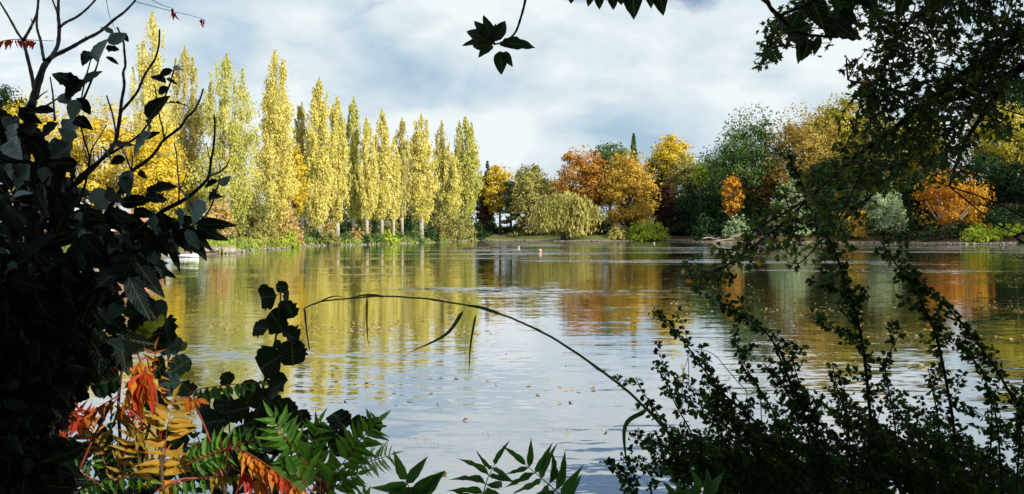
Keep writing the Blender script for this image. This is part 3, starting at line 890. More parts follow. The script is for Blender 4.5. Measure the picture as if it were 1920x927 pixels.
tree('round', 1180, 284, 116, 284, 'golden', 'chestnut_tree', 'big golden chestnut in front of the russet one', bottom=450, seed=89, dens=2.0, tonex=0.15)
tree('round', 1143, 264, 88, 340, 'green', 'oak_tree', 'green treetop showing behind the two chestnuts', bottom=380, seed=90)
tree('conifer', 1188, 250, 26, 350, 'green', 'cypress_tree', 'slim cypress spire above the golden chestnut', bottom=340, seed=91)
tree('round', 1247, 340, 44, 300, 'copper', 'beech_tree', 'dark copper tree beside the golden chestnut', bottom=440, seed=92)
tree('shrub', 1155, 424, 36, 263, 'willow', 'bank_bush', 'small drooping bush under the golden chestnut', 'bush', seed=93)
tree('shrub', 1212, 414, 92, 268, 'lime', 'bank_bush', 'wide drooping yellow-green bush at the water under the golden chestnut', 'bush', seed=94, dens=1.3)
tree('shrub', 968, 434, 40, 302, 'olive', 'bank_shrub', 'low shrub on the spit below the dark pine', 'shrub', seed=95)

for i, (px, top, w, D, lab) in enumerate([(1118, 392, 74, 306, 'added shrub standing for shade between russet and golden chestnuts'), (1000, 424, 60, 312, 'added shrub standing for shade left of the weeping willow'), (1052, 420, 60, 306, 'added shrub standing for shade behind the weeping willow'), (935, 418, 60, 330, 'added shrub standing for shade behind the clear yellow maple trunk'), (968, 420, 60, 322, 'dark shrub under the layered pine'), (905, 414, 50, 324, 'dark shrub beyond the sandy path'), (1180, 426, 60, 300, 'dark shrub under the golden chestnut behind the drooping bush')]):
    tree('shrub', px, top, w, D, 'shaded_darkgreen', 'bank_shrub', lab, 'shrub', seed=240 + i, stemmed=False, dens=.7)  # dark shrubs added for the shaded bank, some to close gaps
# wooded hill on the far right bank
tree('round', 1260, 254, 88, 330, 'yellow', 'beech_tree', 'orange-yellow tree crowning the hill behind the golden chestnut', bottom=360, seed=100, tonex=0.2)
tree('round', 1228, 290, 60, 336, 'shaded_darkgreen', 'hill_tree', 'dark green tree below the orange-yellow hill tree', bottom=420, seed=101)
tree('round', 1285, 288, 80, 318, 'olive', 'hill_tree', 'dull green tree under the orange-yellow hill tree', bottom=440, seed=102)
tree('round', 1333, 276, 76, 300, 'bluegreen', 'hill_tree', 'blue-green tree behind the lime sapling', bottom=440, seed=103)
tree('round', 1313, 302, 32, 262, 'lime', 'lime_sapling', 'bright lime-green sapling against the dark wood', bottom=352, seed=104)
tree('shrub', 1290, 352, 80, 296, 'shaded_darkgreen', 'hill_tree', 'dark bushy mass with shade in its colour at the water by the small gabled house', 'bush', seed=105)  # dark green here stands for the deep shadow at the water
tree('shrub', 1335, 345, 80, 262, 'shaded_darkgreen', 'hill_tree', 'dark bushy mass with shade in its colour behind the fallen branches', 'bush', seed=106, dens=1.2)
tree('round', 1412, 196, 146, 244, 'green', 'oak_tree', 'tall full green tree on the hill, next to the golden-brown one', bottom=430, seed=107, dens=2.0)
tree('round', 1505, 196, 146, 236, 'bronze', 'oak_tree', 'golden-brown oak beside the tall full green tree', bottom=420, seed=108, dens=1.7)
tree('round', 1578, 176, 124, 250, 'yellowgreen', 'oak_tree', 'yellow-green treetop under the overhanging branch', bottom=370, seed=109, dens=1.5)
tree('round', 1374, 326, 44, 226, 'orange', 'maple_tree', 'small bright orange tree in the dark wood', bottom=412, seed=113, dens=.6, bushy=.5)
tree('round', 1440, 300, 90, 240, 'dimrusset', 'beech_tree', 'dim russet tree below the golden-brown oak', bottom=440, seed=111)
tree('shrub', 1385, 404, 60, 216, 'silver', 'bank_bush', 'pale bush under the small orange tree', 'bush', seed=112)
tree('shrub', 1482, 338, 84, 214, 'silver', 'willow_tree', 'silvery arching willow behind the drooping branch', 'willow', seed=113, dens=1.6)
tree('round', 1560, 280, 90, 222, 'shaded_darkgreen', 'hill_tree', 'dark tree between golden-brown oak and silver-green bush', bottom=440, seed=114)
tree('shrub', 1598, 380, 56, 212, 'golden', 'bank_bush', 'orange-brown bush at the water beside the silver-green one', 'bush', seed=115)
tree('shrub', 1652, 338, 88, 214, 'silver', 'bank_bush', 'tall pale silver-green bush at the water', 'bush', seed=116, dens=2.0)
tree('round', 1660, 214, 120, 240, 'olive', 'hill_tree', 'olive treetop seen through the overhanging branch', bottom=400, seed=117)
tree('round', 1730, 200, 110, 236, 'yellowgreen', 'hill_tree', 'yellowish treetop behind the overhanging branches', bottom=390, seed=118)
tree('round', 1786, 318, 140, 196, 'orange', 'maple_tree', 'orange and yellow maple leaning over the water on a pale trunk', bottom=440, seed=119, dens=.62, bushy=.55, tonex=0.45, bark='pale_bark', lean=4.2)
tree('round', 1735, 320, 90, 226, 'shaded_darkgreen', 'hill_tree', 'dark tree in the shade behind the leaning maple', bottom=445, seed=120)
tree('round', 1880, 192, 150, 222, 'yellowgreen', 'oak_tree', 'large yellow-green tree on the hill behind the clipped hedge', bottom=350, seed=121, dens=1.6)
tree('round', 1915, 130, 120, 240, 'shaded_darkgreen', 'hill_tree', 'dark green treetop above the large yellow-green tree', bottom=300, seed=122)
tree('round', 1840, 290, 110, 212, 'shaded_darkgreen', 'hill_tree', 'dark shaded tree below the large yellow-green one', bottom=440, seed=123)
tree('round', 1915, 300, 110, 206, 'shaded_darkgreen', 'hill_tree', 'dark tree behind the hedge at the picture edge', bottom=440, seed=124)
tree('shrub', 1700, 380, 80, 222, 'shaded_darkgreen', 'hill_shrub', 'dark undergrowth between silver-green bush and leaning maple', 'shrub', seed=125)
tree('shrub', 1790, 400, 90, 206, 'shaded_darkgreen', 'hill_shrub', 'dark undergrowth below the leaning maple', 'shrub', seed=126)
tree('shrub', 1545, 385, 80, 220, 'shaded_darkgreen', 'hill_shrub', 'dark undergrowth beside the orange-brown bush', 'shrub', seed=127)
tree('shrub', 1430, 390, 70, 222, 'shaded_darkgreen', 'hill_shrub', 'dark undergrowth behind the pale bush', 'shrub', seed=128)
tree('shrub', 1838, 420, 66, 178, 'lime', 'hedge', 'yellow-green clump of the bank hedge', 'hedge', seed=129)
tree('shrub', 1893, 419, 66, 178, 'lime', 'hedge', 'greener tall clump of the bank hedge', 'hedge', seed=130)
UG = 'dark undergrowth under the wooded hill'  # filler shrubs: their dark leaves stand for deep shade in the wood
UL = ['beside the small gabled house', 'rising behind the copper tree and gabled house', 'low behind the longest fallen bough', 'right behind the small orange tree', 'under the tall full green tree', 'under the dim russet tree', 'behind the silvery arching willow',
      'low beneath the golden-brown oak', 'of olive tone beneath the golden-brown oak', 'behind the orange-brown bush', 'behind the tall pale silver-green bush', 'low beside the tall pale silver-green bush', 'behind the crown of the leaning maple', 'between leaning maple and hedge, upper part',
      'around the foot of the leaning maple', 'directly behind the hedge', 'behind the outer end of the hedge', 'low behind the silver-green bush', 'at the water next to the copper tree', 'lowest by the water beside the silver-green bush', 'at the water left of the leaning trunk', 'at the water beyond the leaning trunk',
      'tall behind the yellow-green hedge clump', 'tall behind the outer hedge clump', 'in the deep shade behind the leaning maple', 'high on the hill below the yellowish treetop', 'high on the hill behind the olive treetop', 'below the blue-green tree by the lime sapling', 'high on the hill below the yellow-green treetop', 'between tall full green tree and golden-brown oak']
for i, (px, top, w, D, mat) in enumerate([(1268, 380, 50, 300, 'shaded_darkgreen'), (1300, 330, 60, 305, 'shaded_darkgreen'), (1320, 400, 50, 240, 'shaded_darkgreen'), (1360, 380, 60, 240, 'shaded_darkgreen'), (1400, 350, 70, 238, 'shaded_darkgreen'), (1445, 350, 70, 236, 'shaded_darkgreen'), (1470, 400, 60, 222, 'shaded_darkgreen'), (1515, 395, 60, 222, 'shaded_darkgreen'), (1525, 330, 80, 240, 'olive'),
        (1610, 330, 90, 238, 'shaded_darkgreen'), (1690, 330, 90, 236, 'shaded_darkgreen'), (1715, 400, 70, 214, 'shaded_darkgreen'), (1750, 330, 90, 232, 'shaded_darkgreen'), (1820, 340, 90, 222, 'shaded_darkgreen'), (1770, 415, 70, 202, 'shaded_darkgreen'), (1850, 395, 80, 205, 'shaded_darkgreen'), (1905, 380, 80, 200, 'shaded_darkgreen'), (1660, 400, 70, 226, 'shaded_darkgreen'), (1240, 400, 40, 305, 'shaded_darkgreen'), (1700, 425, 60, 200, 'shaded_darkgreen'), (1745, 425, 60, 192, 'shaded_darkgreen'), (1800, 405, 60, 186, 'shaded_darkgreen'), (1862, 385, 80, 190, 'shaded_darkgreen'), (1915, 400, 60, 186, 'shaded_darkgreen'), (1790, 360, 110, 215, 'shaded_darkgreen'), (1730, 280, 110, 246, 'shaded_darkgreen'), (1620, 270, 110, 252, 'shaded_darkgreen'), (1330, 320, 90, 300, 'shaded_darkgreen'), (1560, 240, 110, 262, 'shaded_darkgreen'), (1460, 280, 110, 262, 'shaded_darkgreen')]):
    tree('shrub', px, top, w, D, mat, 'hill_shrub', 'shade-filling undergrowth ' + UL[i], 'shrub', group=UG, seed=160 + i, dens=.55, stemmed=False)
tree('round', 1368, 262, 90, 276, 'green', 'hill_tree', 'mid green tree at the shoulder of the tall full green one', bottom=420, seed=260)
tree('round', 1545, 205, 110, 258, 'olive', 'hill_tree', 'olive treetop between golden-brown oak and yellow-green treetop', bottom=400, seed=261)
tree('round', 1630, 196, 100, 262, 'olive', 'hill_tree', 'dull olive treetop showing just under the overhanging limb', bottom=400, seed=262)
# trees of the same wood just outside the picture: they throw the shade seen on its lower half
for i, (x, y, h, r_) in enumerate([(134, 158, 24, 9), (150, 182, 26, 9), (128, 132, 22, 8), (166, 205, 26, 9)]):
    d = y
    tree('round', CX + x / d * FPX, HY - (h + gz(x, y) - CAMZ) / d * FPX, 2 * r_ / d * FPX, d, 'green', 'hill_tree', ['tall green hillside tree nearest beyond the hedge', 'tallest green tree uphill beyond the hedge', 'green hillside tree farthest along the bank beyond the hedge', 'green hillside tree behind the large yellow-green oak'][i], bottom=HY - (gz(x, y) + 2 - CAMZ) / d * FPX, seed=140 + i, group='trees of the hillside wood beyond the hedge', dens=0.25)
print('IN WATER', REPORT)
#---PART2---
# ------------------------------------------------------------------ built things and small things on the far banks
def box_part(name, mat, parent, boxes):
    mb = MB()
    for b in boxes:
        mb.box(*b)
    return mb.build(name, mat, parent)


def boathouse():
    D = 81.0
    x0, x1 = P(55, 0, D).x, P(268, 0, D).x
    g = gz((x0 + x1) / 2, D + 3)
    W, dp, xc, yc = x1 - x0, 5.0, (x0 + x1) / 2, D + 3.0
    t = thing('boathouse', (xc, yc, g), 'low boathouse with a terracotta roof behind the dark shrub', 'boathouse')
    z1 = 2.55
    box_part('wall', M['brick'], t, [((xc, yc, (g + z1) / 2 - 0.1), (W, dp, z1 - g + 0.2))])
    box_part('fascia', M['white'], t, [((xc, yc - dp / 2 - 0.42, z1 + 0.06), (W + 0.9, 0.06, 0.22))])
    rf = MB()
    e, r_ = 0.45, 4.55
    ax, bx, ay, by = x0 - e, x1 + e, yc - dp / 2 - e, yc + dp / 2 + e
    V = [(ax, ay, z1), (bx, ay, z1), (bx, by, z1), (ax, by, z1), (ax + 2.4, yc, r_), (bx - 2.4, yc, r_)]
    rf.add(V, [(0, 1, 5, 4), (2, 3, 4, 5)], [(3, 0, 4), (1, 2, 5)])
    roof = rf.build('roof', M['roof_tile'], t)
    tiles = MB()
    for c in range(11):
        f = c / 11
        for k in range(26):
            u = (k + 0.5) / 26
            xa = ax + 2.4 * f + (bx - ax - 4.8 * f) * u
            tiles.box((xa, ay + (yc - ay) * f, z1 + (r_ - z1) * f + 0.03), ((bx - ax - 4.8 * f) / 26 * 0.9, 0.34, 0.05))
    tl = tiles.build('roof_tile', M['roof_tile'], t)
    tl['kind'] = 'stuff'
    for k in range(5):
        xw = x0 + W * (k + 0.6) / 5.3
        wmb = MB()
        wmb.box((xw, yc - dp / 2 - 0.03, 1.85), (1.1, 0.06, 0.9))
        w = wmb.build('window', M['white'], t)
        box_part('pane', M['glass_dark'], w, [((xw - 0.26, yc - dp / 2 - 0.07, 1.85), (0.44, 0.03, 0.76)), ((xw + 0.26, yc - dp / 2 - 0.07, 1.85), (0.44, 0.03, 0.76))])
    box_part('door', M['timber'], t, [((x1 - 1.0, yc - dp / 2 - 0.04, 1.5), (0.95, 0.08, 1.9))])


boathouse()


def railing(x0, x1, y, zb, h, label, mat, n, name='railing'):
    t = thing(name, ((x0 + x1) / 2, y, zb), label, 'railing')
    for i in range(n + 1):
        x = x0 + (x1 - x0) * i / n
        box_part('post', mat, t, [((x, y, zb + h / 2 - 0.1), (0.07, 0.07, h + 0.2))])
    for k, f in enumerate((0.35, 0.68, 1.0)):
        box_part('rail', mat, t, [(((x0 + x1) / 2, y - 0.055, zb + h * f - 0.03), (x1 - x0 + 0.1, 0.04, 0.06))])
    return t


railing(P(140, 0, 76).x, P(205, 0, 76).x, 76.0, gz(P(170, 0, 76).x, 76.0), 1.0, 'white landing rail in front of the boathouse', M['white'], 6)


def rowing_boat():
    D = 77.0
    c = P(340, 0, D)
    t = thing('rowing_boat', (c.x, D, 0), 'white rowing boat moored beside the stone jetty', 'boat')
    mb = MB()
    L, Wd = 3.4, 1.2
    rows = []
    for i in range(9):
        f = i / 8 * 2 - 1
        w = Wd / 2 * (1 - abs(f) ** 2.6) + 0.03
        sh = 0.12 * f * f
        x = c.x + f * L / 2
        rows.append([(x, D - w, 0.26 + sh), (x, D - w * 0.7, 0.05), (x, D, -0.06), (x, D + w * 0.7, 0.05), (x, D + w, 0.26 + sh), (x, D + w * 0.9, 0.28 + sh), (x, D + w * 0.6, 0.12), (x, D - w * 0.6, 0.12), (x, D - w * 0.9, 0.28 + sh)])
    V = [v for r_ in rows for v in r_]
    Q = [(i * 9 + j, i * 9 + (j + 1) % 9, (i + 1) * 9 + (j + 1) % 9, (i + 1) * 9 + j) for i in range(8) for j in range(9)]
    mb.add(V, Q)
    mb.build('hull', M['white'], t, True)
    for f in (-0.35, 0.05, 0.5):
        box_part('seat', M['timber'], t, [((c.x + f * L / 2, D, 0.22), (0.24, Wd * 0.8, 0.04))])


rowing_boat()


def rock_mesh(seed, mat):
    r = np.random.default_rng(seed)
    V, F = [], []
    for i in range(4):
        ph = -math.pi / 2 + math.pi * (i + 0.5) / 4
        for j in range(7):
            a = j / 7 * 2 * math.pi + i * 0.3
            rr = 0.5 * (0.75 + 0.4 * r.random())
            V.append((math.cos(a) * math.cos(ph) * rr * 1.25, math.sin(a) * math.cos(ph) * rr, math.sin(ph) * rr * 0.75))
    Q = [(i * 7 + j, i * 7 + (j + 1) % 7, (i + 1) * 7 + (j + 1) % 7, (i + 1) * 7 + j) for i in range(3) for j in range(7)]
    V += [(0, 0, -0.36), (0, 0, 0.36)]
    T = [(28, (j + 1) % 7, j) for j in range(7)] + [(29, 21 + j, 21 + (j + 1) % 7) for j in range(7)]
    return np.array(V), np.array(Q), np.array(T)


ROCKS = [rock_mesh(i, None) for i in range(5)]


def rock_line(name, pts, size, n, mat, seed, jitter=0.5):
    """n small stones along a ground line, joined (each is 1-4 px in the photograph)"""
    r = np.random.default_rng(seed)
    mb = MB()
    pts = np.array(pts, float)
    seg = np.hypot(*np.diff(pts, axis=0).T)
    cum = np.concatenate([[0], np.cumsum(seg)])
    for i in range(n):
        s = r.random() * cum[-1]
        k = min(len(seg) - 1, int(np.searchsorted(cum, s)) - 1 if s > 0 else 0)
        f = (s - cum[k]) / seg[k]
        p = pts[k] * (1 - f) + pts[k + 1] * f + r.normal(size=2) * jitter
        V, Q, T = ROCKS[i % 5]
        sz = size * (0.5 + r.random())
        a = r.random() * 6.28
        Rm = np.array([[math.cos(a), -math.sin(a), 0], [math.sin(a), math.cos(a), 0], [0, 0, 1]])
        mb.add(V @ Rm.T * sz + np.array([p[0], p[1], max(0.02, gz(p[0], p[1])) + sz * 0.15]), Q, T)
    return mb


SH = {tuple(np.round(p, 3)): i for i, p in enumerate(POLY)}
shore = [(P(px, 0, FPX * CAMZ / (py - HY)).x, FPX * CAMZ / (py - HY)) for px, py in SHORE_PX]
o = rock_line('x', shore[12:22], 0.42, 520, None, 3).build('shore_stones', M['stone'])
tag(o, 'pale broken stones edging the poplar bank', kind='stuff')
o = rock_line('x', shore[0:12], 0.45, 380, None, 4).build('shore_stones', M['dark_stone'])
tag(o, 'dark stones edging the wooded far bank', kind='stuff')
# stone jetty: blocks one can make out
t = thing('stone_jetty', (P(410, 0, 92).x, 92, 0), 'pale rubble stone jetty at the end of the bank beside the dark shrub', 'jetty')
r = np.random.default_rng(5)
for i in range(34):
    f = i / 33
    px = 378 + f * 58
    D = 91 + 2.2 * f + r.normal() * 0.6
    V, Q, T = ROCKS[i % 5]
    sz = 0.75 * (0.7 + 0.7 * r.random())
    mb = MB()
    mb.add(V * sz + np.array([P(px, 0, D).x, D, 0.22 + 0.45 * r.random() * (1 - f * 0.5)]), Q, T)
    mb.build('stone', M['stone'], t, False)
mb = MB()
mb.box((P(405, 0, 93).x, 93.2, 0.1), (P(436, 0, 93).x - P(376, 0, 93).x, 2.6, 0.7), taper=0.85)
mb.build('core', M['stone'], t)
# low stone edge under the hedge and the spit under the willow
o = rock_line('x', [(P(1775, 0, 180).x, 178.5), (P(1915, 0, 168).x, 167)], 0.55, 150, None, 6, 0.35).build('hedge_stones', M['stone'])
tag(o, 'flat pale stones along the water below the hedge', kind='stuff')
o = rock_line('x', [(P(1040, 0, 252).x, 251), (P(1140, 0, 251).x, 251)], 0.5, 120, None, 7, 0.6).build('willow_stones', M['dark_stone'])  # darker stone colour carries both mud and shade on the spit
tag(o, 'dark stones along the spit under the weeping willow', kind='stuff')
# beaten earth ramp at the end of the lake
mb = MB()
a, b = P(890, 0, 303), P(950, 0, 303)
V, Q = [], []
for i in range(9):
    for j in range(5):
        x = a.x + (b.x - a.x) * i / 8
        y = 301.5 + j * 5
        V.append((x, y, gz(x, y) + 0.06 + (0 if j else 0.02)))
Q = [(i * 5 + j, (i + 1) * 5 + j, (i + 1) * 5 + j + 1, i * 5 + j + 1) for i in range(8) for j in range(4)]
mb.add(V, Q)
o = mb.build('path', rough_mat('sandy_path', [(0.40, 0.30, 0.21), (0.54, 0.43, 0.32)], 0.8), None, True)
tag(o, 'sandy path running down to the far end of the lake', kind='structure')
railing(P(1000, 0, 288).x, P(1034, 0, 288).x, 296.0, 1.1, 1.2, 'grey timber rail beside the weeping willow', M['timber'], 8)
railing(P(898, 0, 318).x, P(952, 0, 318).x, 330.0, gz(P(925, 0, 318).x, 330), 1.1, 'grey fence across the sandy path', M['timber'], 8, 'fence')


def shelter():
    D = 178.0
    a, b = P(528, 0, D), P(574, 0, D)
    g = gz((a.x + b.x) / 2, D)
    zt = CAMZ - (412 - HY) / FPX * D
    xc, W = (a.x + b.x) / 2, b.x - a.x
    t = thing('shelter', (xc, D, g), 'low park shelter with a flat white roof behind the bank', 'shelter')
    box_part('roof', M['white'], t, [((xc, D, zt), (W, 3.0, 0.32))])
    box_part('wall', M['timber'], t, [((xc, D + 0.9, (g + zt) / 2 - 0.15), (W * 0.94, 0.15, zt - g - 0.1))])
    for f in (-0.45, -0.15, 0.15, 0.45):
        box_part('post', M['iron'], t, [((xc + f * W, D - 1.2, (g + zt) / 2 - 0.2), (0.12, 0.12, zt - g))])


shelter()


def gabled_house():
    D = 300.0
    c = P(1250, 0, D)
    g = gz(c.x, D)
    zt = CAMZ - (406 - HY) / FPX * D
    t = thing('gabled_house', (c.x, D, g), 'small house with a white striped gable in the dark wood', 'house')
    W = 5.2
    ze = g + (zt - g) * 0.55
    box_part('wall', M['timber'], t, [((c.x, D + 2.5, (g + ze) / 2 - 0.2), (W, 5, ze - g + 0.4))])
    mb = MB()
    mb.add([(c.x - W / 2 - .3, D - .4, ze - .1), (c.x, D - .4, zt + .2), (c.x, D + 5.3, zt + .2), (c.x - W / 2 - .3, D + 5.3, ze - .1), (c.x + W / 2 + .3, D - .4, ze - .1), (c.x + W / 2 + .3, D + 5.3, ze - .1)],
           [(0, 1, 2, 3), (1, 4, 5, 2)])
    mb.build('roof', M['iron'], t)
    gb = MB()
    gb.add([(c.x - W / 2, D - 0.02, ze), (c.x + W / 2, D - 0.02, ze), (c.x, D - 0.02, zt)], None, [(0, 1, 2)])
    gb.build('gable', M['iron'], t)
    for k in range(6):
        f = (k - 2.5) / 3.0
        h = (zt - ze) * (1 - abs(f)) + 1.0
        box_part('board', M['white'], t, [((c.x + f * W / 2, D - 0.08, ze - 1.0 + h / 2), (0.36, 0.08, h))])


gabled_house()


def lamp_post(px, D, top, label):
    x = P(px, 0, D).x
    g = gz(x, D)
    zt = CAMZ - (top - HY) / FPX * D
    t = thing('lamp_post', (x, D, g), label, 'lamp post', 'lamp posts on the path behind the poplars')
    mb = MB()
    mb.tube([(x, D, g - 0.2), (x, D, g + 0.8), (x, D, zt - 0.5)], [0.11, 0.075, 0.05], 7)
    mb.build('post', M['iron'], t, True)
    mb = MB()
    mb.tube([(x, D, zt - 0.5), (x, D, zt - 0.1), (x, D, zt)], [0.08, 0.17, 0.05], 7)
    mb.build('lantern', M['glass_dark'], t, True)


lamp_post(571, 172, 388, 'thin black lamp post beside the white-roofed shelter')
lamp_post(650, 184, 392, 'thin black lamp post right of the bright yellow poplar')


def buoy():
    D = FPX * CAMZ / (471.5 - HY)
    x = P(1013, 0, D).x
    t = thing('buoy', (x, D, 0), 'round orange and white buoy floating on open water', 'buoy')
    for nm, mat, z0, z1 in (('float_ball', 'buoy_orange', -0.10, 0.16), ('cap', 'white', 0.16, 0.29)):
        mb = MB()
        zs = np.linspace(z0, z1, 7)
        mb.tube([(x, D, z) for z in zs], [max(0.02, 0.20 * math.sqrt(max(0.0, 1 - ((z - 0.06) / 0.24) ** 2))) for z in zs], 12)
        mb.build(nm, M[mat], t, True)


buoy()


def bird(px, py, dark, label):
    D = FPX * CAMZ / (py - HY)
    x = P(px, 0, D).x
    t = thing('water_bird', (x, D, 0), label, 'bird')
    m = M['feather_dark' if dark else 'feather']
    mb = MB()
    mb.tube([(x - .22, D, .14), (x - .12, D, .12), (x, D, .11), (x + .12, D, .12), (x + .20, D, .16), (x + .22, D, .26), (x + .26, D, .31), (x + .31, D, .30)], [.015, .07, .10, .09, .05, .035, .045, .02], 8)
    mb.build('body', m, t, True)
    mb = MB()
    mb.tube([(x + .30, D, .30), (x + .37, D, .285)], [.015, .004], 5)
    mb.build('beak', M['beak'], t, True)
    for s in (-1, 1):
        mb = MB()
        mb.tube([(x + .08, D + s * .085, .15), (x - .08, D + s * .095, .17), (x - .27, D + s * .04, .17)], [.02, .035, .006], 5)
        mb.build('wing', M['feather_dark'] if dark else rough_mat('grey_wing', [(0.42, 0.43, 0.45), (0.5, 0.5, 0.52)], 9.0), t, True)


bird(1226, 457.2, False, 'white gull afloat in front of the drooping bank bush')
bird(972, 464.6, False, 'white gull at the end of the floating branches')
bird(929, 464.8, True, 'dark duck sitting among the floating branches')


def floating_logs():
    r = np.random.default_rng(11)
    for k, (p0, p1, lab) in enumerate([(865, 905, 'long thin floating branch, the one nearest the poplar reflection'), (898, 918, 'thick dark floating log in open water'), (918, 936, 'short forked floating branch beside the thick log'), (950, 970, 'thin floating stick below the white gull')]):
        py = 466.3 - k * 0.4
        D = FPX * CAMZ / (py - HY)
        a, b = P(p0, 0, D).x, P(p1, 0, D).x
        t = thing('floating_branch', ((a + b) / 2, D, 0), lab, 'branch', 'branches floating in open water')
        mb = MB()
        n = 6
        mb.tube([(a + (b - a) * i / (n - 1), D + r.normal() * 0.25, 0.04 + 0.07 * r.random()) for i in range(n)], [0.05] + [0.13] * (n - 2) + [0.04], 6)
        mb.build('stem', M['logwood'], t, True)
        for i in range(4):
            f = 0.2 + 0.2 * i
            x = a + (b - a) * f
            mb = MB()
            mb.tube([(x, D, 0.08), (x + r.normal() * 0.5, D + 0.2, 0.25), (x + r.normal() * 0.9, D + 0.3, 0.34 + 0.2 * r.random())], [0.06, 0.04, 0.015], 5)
            mb.build('twig', M['logwood'], t, True)


floating_logs()


def fallen_branches():
    r = np.random.default_rng(12)
    D = 208.0
    specs = [([(1318, 447), (1330, 446), (1345, 449), (1362, 455)], 0.16, 'bleached fallen bough at the water, the longest of three'),
             ([(1362, 451), (1376, 444), (1392, 440), (1408, 439)], 0.20, 'pale fallen bough arching above the water under the drooping branch'),
             ([(1336, 453), (1372, 449), (1402, 452), (1424, 456)], 0.22, 'thick grey trunk lying along the water under the pale bush')]
    for pts, rad, lab in specs:
        pp = [P(x, y, D + r.normal() * 0.4) for x, y in pts]
        t = thing('fallen_branch', (pp[0].x, pp[0].y, 0.2), lab, 'branch', 'fallen boughs at the far water line')
        mb = MB()
        sp = spline(pp, 4)
        mb.tube(sp, np.linspace(rad, rad * 0.35, len(sp)), 6)
        mb.build('stem', M['driftwood'], t, True)
        for i in range(6):
            p = sp[3 + i % (len(sp) - 4)]
            mb = MB()
            mb.tube([p, p + Vector((r.normal() * .6, 0, .3)), p + Vector((r.normal() * 1.4, 0, .3 + r.normal() * .5))], [rad * .4, rad * .25, .02], 5)
            mb.build('twig', M['driftwood'], t, True)


fallen_branches()


# ------------------------------------------------------------------ near leaves: prototypes
class Leaf:
    """leaf of length 1 along +Y, width 1 along X, face towards +Z"""
    def __init__(self, key, V, F):
        self.V, self.F, self.key, self.cache = np.array(V, float), [np.array(f) for f in F], key, {}

    def mesh(self, mat):
        if mat not in self.cache:
            me = mesh_np(self.key, self.V, self.F, M[mat], True)
            uv = me.uv_layers.new(name='UVMap')
            idx = np.concatenate([f.ravel() for f in self.F])
            uv.data.foreach_set('uv', np.ascontiguousarray(self.V[idx][:, :2], dtype=np.float32).ravel())
            self.cache[mat] = me
        return self.cache[mat]


def blade(key, prof, n, fold=0.25, curl=-0.15, serr=0.0, wave=0.0, side=0.0, rag=0.0):
    V = []
    jr = random.Random(int(fold * 1000 + n))
    for i in range(n + 1):
        t_ = i / n
        h = max(0.004, prof(t_)) * 0.5 * (1 + (serr if i % 2 else -serr) * (0 < i < n))
        z = curl * t_ * t_
        w = wave * math.sin(i * 2.1)
        ha, hb = h * (1 + jr.uniform(-rag, rag)), h * (1 + jr.uniform(-rag, rag))
        V += [(-ha + side * t_ * t_, t_, z + fold * h + w * h), (side * t_ * t_, t_, z), (hb + side * t_ * t_, t_, z + fold * h - w * h)]
    Q = []
    for i in range(n):
        a, b = i * 3, i * 3 + 3
        Q += [(a, a + 1, b + 1, b), (a + 1, a + 2, b + 2, b + 1)]
    return Leaf(key, V, [Q])


def ovate(t_):
    return math.sin(math.pi * t_ ** 0.72) ** 0.85 * (1.0 if t_ < .93 else 0.8)


def lance(t_):
    return math.sin(math.pi * min(1, t_ ** 0.62)) ** 1.0 * (1 - 0.25 * t_)


def roundp(t_):
    return math.sqrt(max(0, 1 - (2 * t_ - 1.0) ** 2)) ** 0.85 * (1 + 0.10 * t_)


def obov(t_):
    return math.sin(math.pi * t_ ** 1.35) ** 0.8


def strap(t_):
    return min(1, t_ * 12) * (1 - t_ ** 3)


def lobed(key, seed):
    r = random.Random(seed)
    out = []
    lob = [(-150, .42), (-118, .62), (-92, .40), (-62, .86), (-34, .46), (0, 1.05), (34, .46), (62, .86), (92, .40), (118, .62), (150, .42)]
    for a, d in lob:
        a = math.radians(a + r.uniform(-4, 4))
        d *= 0.52 * r.uniform(.9, 1.1)
        out.append((math.sin(a) * d, 0.48 + math.cos(a) * d, r.uniform(-.07, .02) - 0.18 * d))
    V = [(0, 0.46, 0.02), (0, 0.02, 0)] + out
    n = len(out)
    T = [(0, 2 + i + 1, 2 + i) for i in range(n - 1)] + [(0, 2, 1), (0, 1, 2 + n - 1)]
    return Leaf(key, V, [T])


LAUREL = [blade('leaf', ovate, 10, 0.30, -0.22, 0.035), blade('leaf', ovate, 10, 0.15, -0.42, 0.045, 0.12), blade('leaf', ovate, 10, 0.45, 0.10, 0.03, 0.08, 0.06), blade('leaf', ovate, 10, 0.10, -0.62, 0.04, 0.2, -0.08)]
ALDER = [blade('leaf', roundp, 12, 0.10, -0.15, 0.06, 0.16, 0, .13), blade('leaf', roundp, 12, 0.28, -0.30, 0.06, 0.2, .05, .15), blade('leaf', roundp, 12, 0.05, 0.22, 0.06, 0.18, -.06, .15), blade('leaf', roundp, 12, 0.5, -0.1, 0.05, 0.25, .05, .12)]
LANCE = [blade('leaflet', lance, 8, 0.25, -0.24, 0.03, 0.10, 0.08, .06), blade('leaflet', lance, 8, 0.45, -0.45, 0.04, 0.16, -0.10, .08), blade('leaflet', lance, 8, 0.15, 0.10, 0.03, 0.12, 0.14, .06), blade('leaflet', lance, 8, 0.6, -0.30, 0.03, 0.14, 0.02, .10)]
COTO = [blade('leaf', obov, 4, 0.25, -0.10), blade('leaf', obov, 4, 0.45, -0.28), blade('leaf', ovate, 4, 0.15, 0.10)]
MAPLE = [lobed('leaf', i) for i in range(4)]
MAGN = [blade('leaf', ovate, 9, 0.25, -0.18, 0.0, 0.06), blade('leaf', ovate, 9, 0.12, -0.35, 0.0, 0.12, 0.06)]


